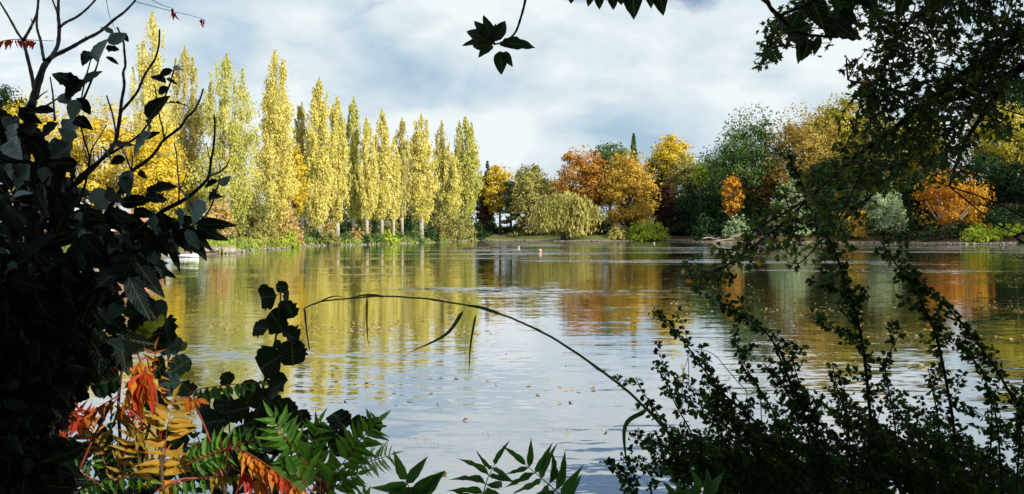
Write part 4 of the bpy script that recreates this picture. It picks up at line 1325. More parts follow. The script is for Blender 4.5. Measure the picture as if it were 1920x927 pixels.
def mat_of(base, d, nrm, L, wr):
    y = Vector(d).normalized()
    z = Vector(nrm)
    z = z - y * z.dot(y)
    if z.length < 1e-4:
        z = y.orthogonal()
    z.normalize()
    x = y.cross(z)
    m = Matrix.Identity(4)
    for i in range(3):
        m[i][0], m[i][1], m[i][2], m[i][3] = x[i] * L * wr, y[i] * L, z[i] * L, base[i]
    return m


def put_leaf(root, parent, name, leaf, mat, base, d, nrm, L, wr):
    o = bpy.data.objects.new(name, leaf.mesh(mat))
    C.objects.link(o)
    o.parent = parent
    o.matrix_basis = mat_of(Vector(base) - root.location, d, nrm, L, wr)
    return o


def leaf_mass(root, name, specs):
    """many leaves joined into one part per material"""
    by = {}
    for sp in specs:
        by.setdefault(sp[1], []).append(sp)
    for mat, ss in by.items():
        Vs, Fs, n = [], {}, 0
        for leaf, _m, base, d, nrm, L, wr in ss:
            A = np.array(mat_of(Vector(base) - root.location, d, nrm, L, wr))
            Vs.append(leaf.V @ A[:3, :3].T + A[:3, 3])
            for f in leaf.F:
                Fs.setdefault(f.shape[1], []).append(f + n)
            n += len(leaf.V)
        faces = [np.concatenate(v) for v in Fs.values()]
        me = mesh_np(name, np.concatenate(Vs), faces, M[mat], True)
        uvs = np.concatenate([sp[0].V[:, :2] for sp in ss])
        uv = me.uv_layers.new(name='UVMap')
        idx = np.concatenate([f.ravel() for f in faces])
        uv.data.foreach_set('uv', np.ascontiguousarray(uvs[idx], dtype=np.float32).ravel())
        o = link(bpy.data.objects.new(name, me), root)
        o['kind'] = 'stuff'


def grow(root, specs, limit, name='leaf', mass='foliage'):
    """the leaves that show largest become parts, the rest one joined part"""
    def size(sp):
        p = sp[2]
        if p[1] < 0.2:
            return 0
        px, py = CX + p[0] / p[1] * FPX, HY - (p[2] - CAMZ) / p[1] * FPX
        return sp[5] / p[1] if -20 < px < 1940 and -20 < py < 945 else 0
    order = sorted(specs, key=size, reverse=True)
    for leaf, mat, base, d, nrm, L, wr in order[:limit]:
        put_leaf(root, root, name, leaf, mat, base, d, nrm, L, wr)
    if order[limit:]:
        leaf_mass(root, mass, order[limit:])


def in_poly(x, y, pg):
    c = False
    for i in range(len(pg)):
        ax, ay = pg[i]
        bx, by = pg[(i + 1) % len(pg)]
        if (ay > y) != (by > y) and x < (bx - ax) * (y - ay) / (by - ay) + ax:
            c = not c
    return c


def face(jit, r, up=0.45):
    """a leaf normal that looks roughly towards the open lake side, the sky or the viewer"""
    return Vector((r.gauss(0, jit), -0.75 + r.gauss(0, jit), up + r.gauss(0, jit)))


def stem_obj(root, pts, r0, r1, mat, name='branch', k=6, per=4):
    sp = spline(pts, per)
    mb = MB()
    rad = np.linspace(r0, r1, len(sp)) * (1 + 0.10 * np.sin(np.arange(len(sp)) * 2.3))
    mb.tube(sp, rad, k)
    return mb.build(name, M[mat], root, True)


# ---- bare forked shrub at the upper corner, with a last red frond
def bare_shrub():
    r = random.Random(3)
    Y = 2.25
    root = thing('bare_shrub', (P(30, 0, 2.25).x, Y, gz(P(30, 0, Y).x, Y)), 'bare forked dark branches reaching up against the sky, a red frond hanging', 'shrub')

    def W(pts, dy=0.0):
        return [P(x, y, Y + dy + 0.05 * i) for i, (x, y) in enumerate(pts)]
    base = P(30, 460, Y)
    stem_obj(root, [root.location - Vector((0, 0, .1)), P(10, 700, Y), base, P(48, 280, Y), P(57, 204, Y)], 0.022, 0.014, 'twig')
    for pts, a, b in [
        ([(57, 204), (67, 172), (80, 130), (91, 113)], .0145, .0115), ([(91, 113), (100, 106), (134, 89), (160, 74), (187, 60), (214, 37), (234, 22), (252, 3), (262, -12)], .0075, .0035),
        ([(91, 113), (101, 100), (109, 82), (111, 50), (109, 27), (110, -10)], .008, .0055), ([(112, 51), (124, 42), (144, 32), (165, 15), (186, -8)], .005, .0035),
        ([(109, 28), (103, 12), (95, -8)], .004, .003), ([(83, 114), (80, 100), (76, 76), (70, 56), (69, 38), (72, -8)], .0055, .004),
        ([(58, 200), (65, 180), (60, 144), (51, 106), (43, 77), (33, 62), (17, 33), (0, 5)], .0075, .004), ([(44, 76), (57, 53), (69, 25), (73, -8)], .0055, .004),
        ([(103, 226), (101, 203), (99, 176), (94, 145)], .004, .0025), ([(80, 202), (98, 192), (110, 183)], .004, .0025), ([(70, 186), (78, 178), (87, 172)], .003, .002),
        ([(59, 54), (60, 42), (58, 35)], .0025, .0015), ([(162, 73), (161, 68)], .003, .002)]:
        stem_obj(root, W(pts), a * .86, b * .75, 'twig')
    # hanging red frond and two thin bare stalks with curled red leaflets
    fr = stem_obj(root, W([(-14, 92), (3, 78), (35, 74), (70, 76), (102, 77)]), .0016, .0008, 'darkstem', 'frond')
    for i in range(15):
        f = i / 14
        b = P(2 + 66 * f, 78 - 4 * math.sin(f * 3), Y + .08 * f)
        put_leaf(root, fr, 'leaflet', LANCE[i % 3], 'sumac_red', b, Vector((r.uniform(-.5, .1), r.uniform(-.3, .3), -1)), Vector((r.gauss(0, .6), -1, r.gauss(0, .4))), r.uniform(.022, .034), .34)
    for pts, ends in [([(252, 3), (290, 13), (325, 22), (352, 28), (381, 36)], [(327, 24), (380, 36)]), ([(262, -12), (300, 8), (320, 15), (324, 17)], [(323, 16)]), ([(198, -10), (205, 30), (217, 57)], [])]:
        fr = stem_obj(root, [P(x, y, Y + .45) for x, y in pts], .0012, .0007, 'darkstem', 'frond')
        for (x, y) in ends:
            for q in range(3):
                put_leaf(root, fr, 'leaflet', LANCE[q], 'sumac_red', P(x + r.uniform(-2, 2), y, Y + .45), Vector((r.uniform(-.25, .25), r.uniform(-.3, .3), -1)), Vector((r.gauss(0, 1), -1, 0)), .030, .30)


bare_shrub()


# ---- broad-leaved shrub on the near bank
def broad_shrub():
    r = random.Random(5)
    root = thing('broad_leaved_shrub', (-1.25, 1.9, gz(-1.25, 1.9)), 'big dark shrub with broad toothed leaves and bare twigs, filling the near bank', 'shrub')
    Y0 = 1.72
    g0 = root.location

    def W(pts, Y=Y0, d=0.02):
        return [P(x, y, Y + d * i) for i, (x, y) in enumerate(pts)]
    twigs = [
        ([(20, 560), (70, 440), (119, 363), (147, 342), (169, 321), (197, 292), (212, 276), (219, 256), (226, 211)], .010, .0055),
        ([(226, 211), (228, 189), (233, 160), (231, 137), (235, 123), (233, 95), (231, 77), (220, 52)], .0052, .003),
        ([(226, 212), (229, 207), (245, 189), (259, 170), (269, 146), (278, 130), (291, 110), (298, 84), (299, 56)], .0052, .003),
        ([(217, 256), (216, 241), (210, 211), (200, 180)], .0032, .0022), ([(216, 254), (206, 243)], .002, .0012),
        ([(150, 620), (220, 480), (293, 405), (338, 379), (361, 363), (380, 346), (392, 330), (395, 305), (400, 279), (403, 240), (401, 215)], .009, .0026),
        ([(391, 331), (402, 327), (414, 322), (424, 312), (431, 299)], .0036, .002), ([(335, 377), (336, 356), (335, 338), (333, 322), (331, 290), (327, 270)], .0026, .0015),
        ([(336, 357), (345, 340), (350, 322)], .0022, .0014), ([(395, 303), (390, 285), (387, 268)], .002, .001), ([(413, 322), (412, 312), (411, 305)], .002, .0015),
        ([(120, 560), (190, 420), (236, 340), (249, 320), (269, 306), (286, 292), (297, 277), (307, 263), (338, 239), (349, 222), (364, 208), (374, 189), (381, 167)], .008, .003),
        ([(308, 260), (304, 237), (300, 224), (297, 205), (290, 160)], .003, .0018), ([(308, 257), (313, 245), (312, 232)], .0018, .001),
        ([(245, 318), (237, 296), (228, 277)], .003, .002), ([(247, 318), (248, 300), (248, 290)], .0025, .0018),
        ([(152, 240), (158, 262), (166, 288), (168, 300), (160, 345), (148, 380)], .0025, .004), ([(168, 297), (173, 278), (186, 258), (200, 234)], .003, .0015),
        ([(146, 365), (142, 342), (139, 320)], .003, .002),
        ([(100, 420), (150, 330), (250, 262), (272, 240), (300, 200), (318, 160), (326, 132), (336, 122)], .005, .0018),
        ([(60, 420), (100, 300), (150, 200), (172, 150), (183, 120), (188, 98)], .006, .002), ([(150, 200), (158, 158), (168, 120), (172, 108)], .003, .0018),
        ([(190, 500), (260, 470), (330, 440), (385, 405), (405, 360), (412, 330)], .005, .002), ([(120, 500), (220, 470), (300, 440), (370, 425)], .005, .002)]
    for pts, a, b in twigs:
        stem_obj(root, W(pts), a * .68, b * .72, 'twig')
    for k in range(7):
        x = r.uniform(-60, 90)
        stem_obj(root, [g0 + Vector((r.uniform(-.2, .2), r.uniform(-.15, .15), -.1)), P(x - 30, 900, 1.85 + .05 * k), P(x + r.uniform(-30, 40), 640, 1.8 + .05 * k), P(x + r.uniform(-30, 60), 430, 1.72 + .04 * k)], .008, .004, 'twig')
    S_ = []
    T_ = [  # base, tip, width to length, painted sky sheen?
        (150, 165, 98, 127, .50, 0), (158, 150, 130, 190, .62, 0), (158, 158, 193, 136, .42, 1), (182, 117, 194, 72, .78, 1), (203, 84, 220, 106, .66, 0), (172, 97, 154, 111, .7, 0),
        (198, 107, 221, 121, .34, 0), (203, 82, 237, 62, .55, 1), (213, 62, 193, 51, .5, 1), (230, 64, 240, 77, .7, 0), (132, 195, 108, 174, .6, 0), (143, 184, 168, 214, .55, 0),
        (143, 187, 133, 223, .62, 1), (140, 222, 164, 233, .62, 0), (140, 221, 106, 268, .70, 1), (35, 200, 76, 239, .36, 1), (102, 210, 54, 206, .46, 0), (-4, 202, 21, 222, .8, 0),
        (279, 226, 309, 177, .66, 0), (325, 132, 303, 142, .48, 0), (312, 157, 283, 150, .36, 1), (312, 150, 331, 161, .8, 0), (318, 165, 301, 176, .5, 0), (311, 195, 348, 186, .30, 0),
        (326, 132, 346, 122, .5, 1), (286, 225, 260, 246, .62, 0), (270, 262, 301, 249, .38, 0), (282, 245, 244, 281, .36, 1), (205, 276, 251, 261, .42, 0),
        (243, 319, 236, 366, .58, 1), (284, 358, 333, 353, .48, 0), (280, 350, 296, 373, .42, 0), (261, 322, 278, 337, .4, 0), (236, 298, 209, 309, .72, 0), (386, 378, 352, 413, .72, 1),
        (346, 398, 322, 425, .8, 1), (411, 347, 432, 334, .62, 1), (410, 339, 386, 355, .5, 0), (390, 374, 420, 373, .36, 0), (408, 356, 382, 373, .5, 0), (338, 357, 367, 379, .12, 1),
        (368, 421, 427, 419, .36, 0), (291, 394, 272, 450, .52, 1), (190, 444, 172, 497, .6, 1), (248, 478, 291, 549, .40, 0), (284, 478, 327, 520, .26, 0), (290, 500, 312, 522, .26, 0),
        (368, 424, 411, 454, .42, 0), (355, 434, 380, 461, .36, 1), (358, 452, 388, 491, .36, 0), (320, 464, 334, 499, .36, 0), (152, 397, 141, 424, .62, 1), (147, 308, 92, 300, .46, 1),
        (52, 308, 28, 350, .6, 1), (86, 314, 76, 336, .85, 1), (22, 308, 3, 336, .62, 1), (178, 353, 197, 391, .78, 1), (241, 330, 236, 366, .62, 1), (190, 275, 213, 297, .18, 1),
        (330, 410, 300, 432, .6, 0), (365, 412, 318, 428, .5, 0), (350, 430, 372, 470, .45, 0), (330, 425, 350, 470, .5, 0), (300, 400, 322, 440, .5, 0), (270, 370, 318, 372, .45, 0), (225, 382, 270, 372, .5, 0),
        (300, 440, 318, 480, .5, 0), (265, 455, 300, 500, .4, 0), (200, 350, 240, 375, .5, 0), (250, 395, 292, 405, .5, 0), (290, 470, 300, 515, .36, 0), (240, 520, 276, 590, .4, 0), (255, 540, 292, 600, .36, 0),
        (40, 205, 66, 232, .6, 0), (72, 235, 40, 262, .62, 0), (110, 232, 84, 262, .6, 0), (30, 232, 10, 262, .6, 1), (130, 268, 100, 300, .62, 0), (60, 262, 86, 296, .6, 0), (96, 262, 118, 290, .6, 1), (20, 262, 48, 300, .6, 1),
        (185, 420, 215, 447, .45, 0), (215, 400, 260, 415, .45, 0), (170, 395, 205, 412, .4, 0), (225, 440, 200, 475, .5, 1), (255, 425, 240, 462, .5, 0)]
    for x0, y0, x1, y1, w, pale in T_:
        Y = Y0 - .06 + r.uniform(-.08, .08)
        a = P(x0, y0, Y)
        b = P(x1, y1, Y + r.uniform(-.03, .03))
        d = b - a
        L = d.length * 1.05
        n = Vector((r.gauss(0, .3), -1, r.gauss(.35, .3))) if w > .3 else Vector((r.gauss(0, .3), -.5, .8))
        S_.append((LAUREL[r.randrange(4)], 'laurel_sheen' if pale and r.random() < .85 else 'laurel_mid' if r.random() < .25 else 'laurel', a, d, n, L, w))
    explicit = list(S_)
    body = [(-30, 212), (70, 250), (110, 290), (150, 310), (140, 370), (170, 400), (190, 398), (250, 400), (330, 428), (368, 440), (362, 468), (318, 478), (296, 520), (268, 548), (195, 562), (160, 600), (165, 634), (285, 640), (280, 666), (205, 690), (165, 700), (140, 770), (125, 810), (150, 960), (-60, 960), (-60, 300)]
    low = [(-30, 480), (150, 520), (215, 548), (150, 600), (150, 640), (250, 650), (200, 684), (140, 710), (105, 800), (150, 960), (-60, 960)]
    hole = [(95, 395), (225, 398), (270, 440), (250, 468), (215, 455), (130, 452), (100, 420)]
    S2 = []
    while len(S2) < 2300:
        pg = low if len(S2) > 1000 else body
        x, y = r.uniform(-60, 380), r.uniform(215, 960)
        if not in_poly(x, y, pg) or (in_poly(x, y, hole) and r.random() < .3):
            continue
        Y = r.uniform(1.62, 2.35)
        a = P(x, y, Y)
        d = Vector((r.gauss(.25, .6), r.gauss(0, .45), r.gauss(-.65, .5)))
        n = Vector((r.gauss(0, .55), -.55 + r.gauss(0, .5), .55 + r.gauss(0, .45)))
        S2.append((LAUREL[r.randrange(4)], 'laurel_sheen' if y < 520 and r.random() < .03 else 'laurel_mid' if r.random() < (.18 if y < 560 else .06) else 'laurel', a - d.normalized() * .03, d, n, r.uniform(.042, .080), r.uniform(.40, .60)))
    for leaf, mat, a, d, n, L, w in explicit:
        put_leaf(root, root, 'leaf', leaf, mat, a, d, n, L, w)
    grow(root, S2, 300 - len(explicit))


broad_shrub()


# ---- alder suckers with round leaves
def alder(loc, label, stems, leaves, seed):
    r = random.Random(seed)
    root = thing('alder_shrub', (loc[0], loc[1], gz(*loc)), label, 'shrub')
    samples = []
    for pts, a, b in stems:
        p = [P(x, y, Y) for x, y, Y in pts]
        samples += spline(p, 8)
        stem_obj(root, [root.location + Vector((r.uniform(-.05, .05), 0, -.1))] + p, a, b, 'darkstem')
    for x, y, rad, Y, pale in leaves:
        Y += r.uniform(-.05, .05)
        a = r.uniform(-2.4, 2.4)
        dx, dy = math.sin(a), math.cos(a)
        base = P(x - dx * rad, y + dy * rad, Y)
        tip = P(x + dx * rad, y - dy * rad, Y + r.uniform(-.04, .04))
        d = tip - base
        sp_ = min(samples, key=lambda q: (q - base).length)
        if (sp_ - base).length < .16:
            stem_obj(root, [sp_, sp_.lerp(base, .55) + Vector((0, 0, .006)), base + d * .02], .0011, .0008, 'darkstem', 'petiole', 4, 2)
        put_leaf(root, root, 'leaf', ALDER[r.randrange(4)], 'alder_lit' if pale == 2 else 'alder_sheen' if pale else 'alder', base, d, Vector((r.gauss(0, .28), -1, r.gauss(.25, .3))), d.length * 1.03, r.uniform(.86, 1.02))
    return root


AY = 2.35
alder((P(490, 0, AY).x, AY), 'upright alder sucker of round dark leaves against the yellow reflection',
      [([(470, 900, AY), (484, 770, AY), (500, 700, AY), (516, 640, AY), (524, 580, AY), (527, 540, AY)], .006, .0016), ([(470, 900, AY), (520, 800, AY), (560, 782, AY), (566, 780, AY)], .004, .0015),
       ([(440, 930, AY), (430, 800, AY), (425, 715, AY)], .004, .0015), ([(540, 930, AY), (600, 850, AY), (632, 795, AY)], .004, .0015), ([(560, 930, AY), (650, 850, AY), (700, 800, AY)], .004, .0015)],
      [(528, 538, 11, AY, 0), (500, 558, 19, AY, 0), (543, 579, 19, AY, 0), (536, 556, 9, AY, 0), (518, 604, 23, AY, 0), (488, 615, 15, AY, 0), (545, 631, 19, AY, 0), (548, 663, 23, AY, 0), (504, 680, 27, AY, 0),
       (520, 647, 9, AY, 0), (522, 723, 21, AY, 0), (501, 751, 23, AY, 0), (534, 772, 21, AY, 0), (565, 786, 19, AY, 0), (635, 788, 21, AY, 0), (672, 795, 16, AY + .1, 0), (700, 797, 17, AY + .1, 0), (470, 740, 21, AY, 0),
       (425, 711, 12, AY, 0), (480, 790, 22, AY, 0), (445, 770, 24, AY + .1, 0), (420, 760, 20, AY + .1, 0), (455, 820, 24, AY + .1, 0), (400, 790, 22, AY + .15, 0), (500, 820, 24, AY + .1, 0), (530, 830, 22, AY + .1, 0),
       (605, 810, 22, AY + .1, 0), (640, 830, 24, AY + .1, 0), (590, 850, 24, AY + .1, 0), (380, 760, 20, AY + .1, 0), (410, 830, 24, AY + .1, 0), (660, 840, 20, AY + .1, 0), (560, 830, 22, AY + .1, 0), (430, 870, 26, AY + .1, 0),
       (360, 880, 26, AY + .15, 0), (330, 820, 24, AY + .15, 0), (480, 870, 26, AY + .15, 0), (540, 890, 26, AY + .1, 0), (610, 900, 24, AY + .1, 0), (250, 850, 24, AY + .15, 0), (205, 880, 26, AY + .15, 0), (280, 900, 26, AY + .15, 0), (150, 850, 24, AY + .15, 0), (190, 830, 22, AY + .15, 0)], 21)
AY2 = 2.15
alder((P(250, 0, AY2).x, AY2), 'alder sucker with ribbed round leaves below the broad-leaved shrub',
      [([(230, 900, AY2), (222, 760, AY2), (235, 660, AY2), (255, 590, AY2), (250, 560, AY2)], .006, .0018), ([(260, 930, AY2), (300, 760, AY2), (315, 700, AY2), (312, 640, AY2), (298, 590, AY2)], .005, .0016)],
      [(253, 566, 19, AY2, 1), (276, 573, 10, AY2, 0), (300, 588, 18, AY2, 1), (245, 585, 15, AY2, 0), (196, 597, 23, AY2, 0), (223, 614, 14, AY2, 0), (272, 599, 19, AY2, 0), (260, 610, 21, AY2, 0), (310, 623, 27, AY2, 0),
       (322, 651, 21, AY2, 1), (339, 685, 22, AY2, 0), (317, 720, 23, AY2, 1), (350, 727, 17, AY2, 0), (203, 716, 23, AY2, 0), (290, 640, 22, AY2, 0), (250, 650, 22, AY2, 0), (215, 650, 20, AY2, 0), (180, 650, 24, AY2, 0), (300, 690, 20, AY2, 0), (275, 720, 20, AY2, 0), (290, 755, 20, AY2, 0), (283, 612, 12, AY2 - .08, 2), (298, 603, 11, AY2 - .08, 2), (272, 628, 11, AY2 - .08, 2), (340, 650, 10, AY2, 2), (240, 630, 14, AY2, 0), (185, 570, 18, AY2, 0), (215, 580, 16, AY2, 1), (350, 700, 11, AY2, 2)], 22)


# ---- low bramble that fills the bottom under the sumacs
def bramble():
    r = random.Random(27)
    Y = 2.3
    root = thing('bramble', (P(260, 0, Y).x, Y, gz(P(260, 0, Y).x, Y)), 'low dark bramble filling the ground below the sumacs', 'bramble')
    pg = [(-20, 800), (110, 770), (230, 800), (330, 790), (400, 750), (480, 770), (600, 860), (640, 940), (-20, 940)]
    specs = []
    for i in range(34):
        x, y = r.uniform(-20, 620), r.uniform(770, 900)
        if not in_poly(x, y, pg):
            continue
        Yb = r.uniform(2.1, 2.5)
        sp = spline([P(x + r.uniform(-20, 60), 990, Yb), P(x + r.uniform(0, 40), (y + 960) / 2, Yb), P(x, y, Yb)], 7)
        mb = MB()
        mb.tube(sp, np.linspace(.003, .0012, len(sp)), 5)
        mb.build('cane', M['twig'], root, True)
        for j in range(20):
            q = sp[min(len(sp) - 1, int(r.random() * len(sp)))] + Vector((r.gauss(0, .03), r.gauss(0, .03), r.gauss(0, .025)))
            specs.append((LAUREL[r.randrange(4)], 'alder' if r.random() < .8 else 'cotoneaster', q, Vector((r.gauss(0, 1), r.gauss(0, .5), r.gauss(-.1, .7))), Vector((r.gauss(0, .5), -.6, .6 + r.gauss(0, .4))), r.uniform(.022, .045), r.uniform(.5, .75)))
    grow(root, specs, 300)


bramble()


# ---- sumac fronds
def frond(root, pts, n, Lpx, mat, r, mode='flat', ang=62, w=.30, t0=.12, rach='redstem', term=True, both=True, rad=.0016, grow_=1.0, mats=None):
    """pts: photo pixels with distance; leaflets in pairs along the rachis"""
    p = [P(x, y, Y) for x, y, Y in pts]
    sp = spline(p, 6)
    mb = MB()
    mb.tube(sp, np.linspace(rad * 1.3, rad * .5, len(sp)), 5)
    fr = mb.build('frond', M[rach], root, True)
    m = len(sp) - 1
    for i in range(n):
        f = t0 + (1 - t0) * (i + .5) / n
        q = f * m
        k = min(m - 1, int(q))
        pos = sp[k].lerp(sp[k + 1], q - k)
        T = (sp[k + 1] - sp[k]).normalized()
        view = pos - Vector((0, 0, CAMZ))
        sd = T.cross(view).normalized()
        for s in ((-1, 1) if both else (r.choice((-1, 1)),)):
            L = Lpx / FPX * pos.y * (0.72 + 0.42 * math.sin(math.pi * (0.15 + 0.75 * f))) * r.uniform(.88, 1.1) * (1 if f < .9 else .85)
            if mode == 'flat':
                a = math.radians(ang + r.gauss(0, 5) - 14 * f)
                d = T * math.cos(a) + sd * s * math.sin(a) + Vector((r.gauss(0, .07), r.gauss(0, .28), -.14 + r.gauss(0, .07)))
                nrm = Vector((r.gauss(0, .32), -.85, .5 + r.gauss(0, .32))) + sd * s * .3
            else:
                d = T * .25 + sd * s * .18 + Vector((r.gauss(0, .14), s * .25 + r.gauss(0, .15), -1))
                nrm = Vector((r.gauss(0, .5), -.9, r.gauss(.1, .3)))
            put_leaf(root, fr, 'leaflet', LANCE[r.randrange(4)], (mats[min(len(mats) - 1, int(f * len(mats)))] if mats else mat), pos, d, nrm, L, w * r.uniform(.85, 1.15))
    if term:
        T = (sp[-1] - sp[-2]).normalized()
        put_leaf(root, fr, 'leaflet', LANCE[0], mats[-1] if mats else mat, sp[-1], T + Vector((0, 0, -.3 if mode != 'flat' else 0)), Vector((r.gauss(0, .2), -.9, .4)), Lpx / FPX * sp[-1].y * .85, w)
    return fr


def sumac(px, Y, label, fronds, seed, top=880):
    r = random.Random(seed)
    x = P(px, 0, Y).x
    root = thing('sumac_plant', (x, Y, gz(x, Y)), label, 'sumac', 'sumac plants along the near bank')
    stem_obj(root, [root.location - Vector((0, 0, .1)), root.location.lerp(P(px, top, Y), .5) + Vector((.03, 0, 0)), P(px, top, Y)], .009, .006, 'darkstem', 'stem')
    for kw in fronds:
        pts = kw.pop('pts')
        b = P(px, top, Y)
        if kw.pop('stalk', True):
            a = P(*pts[0])
            stem_obj(root, [b, b.lerp(a, .6) + Vector((0, 0, .02)), a], .003, .002, 'redstem', 'stalk')
        frond(root, pts, r=r, **kw)
    return root


Y1 = 2.0
sumac(300, Y1, 'sumac turning gold and orange, its bright yellow frond standing upright', [
    dict(pts=[(300, 945, Y1), (303, 900, Y1), (308, 858, Y1), (313, 805, Y1 - .02), (318, 785, Y1 - .03), (327, 750, Y1)], n=10, Lpx=46, mat='sumac_yellow', ang=78, w=.29, mats=['sumac_orange', 'sumac_yellow', 'sumac_yellow', 'sumac_yellow', 'sumac_olive']),
    dict(pts=[(283, 760, Y1 + .1), (285, 729, Y1 + .1), (288, 690, Y1 + .1), (292, 655, Y1 + .1)], n=6, Lpx=29, mat='sumac_orange', ang=80, w=.24),
    dict(pts=[(275, 668, Y1 - .1), (262, 680, Y1 - .12), (250, 705, Y1 - .15), (240, 735, Y1 - .15), (232, 765, Y1 - .15)], n=7, Lpx=33, mat='sumac_olive', mode='hang', w=.22, mats=['sumac_orange', 'sumac_olive', 'sumac_orange']),
    dict(pts=[(272, 690, Y1 - .15), (273, 700, Y1 - .15), (274, 706, Y1 - .15)], n=2, Lpx=80, mat='sumac_red', mode='hang', w=.24, mats=['sumac_red', 'sumac_orange']),
    dict(pts=[(216, 762, Y1 - .05), (226, 768, Y1 - .08), (242, 785, Y1 - .1), (256, 806, Y1 - .1), (266, 825, Y1 - .1)], n=7, Lpx=33, mat='sumac_olive', mode='hang', w=.30),
    dict(pts=[(290, 720, Y1), (262, 745, Y1), (244, 775, Y1)], n=6, Lpx=30, mat='sumac_orange', mode='hang', w=.25, mats=['sumac_orange', 'sumac_red']),
    dict(pts=[(318, 752, Y1), (345, 745, Y1 + .02), (372, 748, Y1 + .04)], n=4, Lpx=32, mat='sumac_yellow', mode='hang', w=.36, mats=['sumac_olive', 'sumac_yellow', 'sumac_orange']),
    dict(pts=[(250, 640, Y1 + .05), (220, 680, Y1 + .05)], n=4, Lpx=30, mat='sumac_orange', mode='hang', w=.30, mats=['sumac_orange', 'sumac_red'])], 31, 830)
sumac(140, 1.95, 'sumac with an orange-red arching frond below the dark shrub', [
    dict(pts=[(225, 740, 2.0), (190, 762, 1.98), (150, 788, 1.96), (103, 813, 1.95)], n=10, Lpx=30, mat='sumac_orange', mode='hang', w=.28, mats=['sumac_olive', 'sumac_orange', 'sumac_orange', 'sumac_red', 'sumac_orange']),
    dict(pts=[(130, 930, 1.95), (175, 905, 1.95), (230, 896, 1.95), (285, 900, 1.95)], n=9, Lpx=27, mat='sumac_green', mode='hang', w=.34, rach='darkstem'),
    dict(pts=[(40, 830, 2.0), (35, 780, 2.0), (30, 755, 2.0)], n=3, Lpx=28, mat='sumac_olive', w=.34),
    dict(pts=[(100, 800, 2.05), (120, 775, 2.05), (150, 770, 2.05)], n=4, Lpx=26, mat='sumac_red', mode='hang', w=.3)], 32, 900)
sumac(215, 2.08, 'sumac of slim orange and olive fronds between the red-orange and the golden ones', [
    dict(pts=[(215, 925, 2.08), (228, 870, 2.07), (246, 815, 2.06), (262, 772, 2.05)], n=11, Lpx=32, mat='sumac_olive', ang=66, w=.24, mats=['sumac_olive', 'sumac_yellow', 'sumac_orange']),
    dict(pts=[(205, 900, 2.1), (190, 850, 2.1), (172, 806, 2.1), (150, 770, 2.1)], n=11, Lpx=30, mat='sumac_orange', ang=64, w=.22, mats=['sumac_green', 'sumac_olive', 'sumac_orange', 'sumac_red']),
    dict(pts=[(240, 900, 2.05), (280, 870, 2.04), (330, 862, 2.03), (385, 876, 2.02)], n=12, Lpx=30, mat='sumac_yellow', ang=72, w=.24, mats=['sumac_yellow', 'sumac_orange', 'sumac_olive']),
    dict(pts=[(195, 915, 2.05), (150, 885, 2.05), (100, 870, 2.05), (60, 880, 2.05)], n=12, Lpx=27, mat='sumac_dark', ang=70, w=.26),
    dict(pts=[(250, 790, 2.1), (262, 745, 2.1), (255, 705, 2.1)], n=8, Lpx=30, mat='sumac_yellow', ang=68, w=.24, mats=['sumac_olive', 'sumac_yellow'])], 38, 920)
sumac(420, 2.05, 'sumac with a scarlet frond behind green leaflets and an orange frond at the bottom edge', [
    dict(pts=[(352, 833, 2.15), (380, 830, 2.15), (410, 828, 2.15), (436, 828, 2.15)], n=8, Lpx=40, mat='sumac_red', mode='hang', w=.30, both=False),
    dict(pts=[(345, 873, 2.0), (372, 862, 2.0), (400, 850, 2.0), (440, 838, 2.0), (490, 818, 2.0)], n=12, Lpx=38, mat='sumac_green', ang=80, w=.28),
    dict(pts=[(430, 838, 1.9), (465, 850, 1.88), (500, 872, 1.86), (540, 900, 1.85), (590, 935, 1.85)], n=13, Lpx=42, mat='sumac_orange', mode='hang', w=.28, mats=['sumac_yellow', 'sumac_orange', 'sumac_orange', 'sumac_red', 'sumac_orange']),
    dict(pts=[(440, 880, 1.92), (475, 895, 1.9), (520, 935, 1.9)], n=7, Lpx=40, mat='sumac_orange', mode='hang', w=.28, mats=['sumac_red', 'sumac_orange']),
    dict(pts=[(290, 922, 1.95), (330, 906, 1.95), (390, 895, 1.95), (448, 892, 1.95)], n=10, Lpx=30, mat='sumac_olive', mode='hang', w=.32, mats=['sumac_olive', 'sumac_green', 'sumac_olive']),
    dict(pts=[(352, 738, 2.15), (385, 728, 2.15), (430, 722, 2.15), (484, 717, 2.15)], n=9, Lpx=26, mat='sumac_dark', mode='hang', w=.36, mats=['sumac_green', 'sumac_dark', 'sumac_dark'])], 33, 900)
sumac(600, 2.05, 'green sumac with spreading fronds beside the alder leaves', [
    dict(pts=[(608, 940, 2.0), (625, 895, 2.0), (644, 868, 2.0), (664, 840, 2.02), (684, 816, 2.03), (708, 792, 2.05)], n=12, Lpx=42, mat='sumac_green', ang=66, w=.30, rach='redstem'),
    dict(pts=[(612, 914, 2.05), (596, 885, 2.05), (585, 855, 2.05), (590, 820, 2.05), (600, 792, 2.05)], n=10, Lpx=35, mat='sumac_green', ang=62, w=.29),
    dict(pts=[(600, 905, 1.98), (572, 866, 1.97), (547, 840, 1.96), (528, 810, 1.95), (511, 782, 1.95)], n=10, Lpx=44, mat='sumac_green', ang=58, w=.28),
    dict(pts=[(672, 876, 2.12), (692, 866, 2.12), (712, 860, 2.12), (733, 853, 2.12)], n=9, Lpx=33, mat='sumac_pale', ang=72, w=.17, t0=.02),
    dict(pts=[(585, 925, 1.95), (560, 895, 1.95), (535, 885, 1.95)], n=6, Lpx=42, mat='sumac_green', ang=60, w=.36),
    dict(pts=[(600, 930, 2.0), (640, 905, 2.0), (672, 890, 2.0)], n=6, Lpx=34, mat='sumac_green', ang=60, w=.36),
    dict(pts=[(560, 900, 2.1), (566, 880, 2.1), (570, 860, 2.1)], n=4, Lpx=26, mat='sumac_orange', mode='hang', w=.34)], 34, 925)
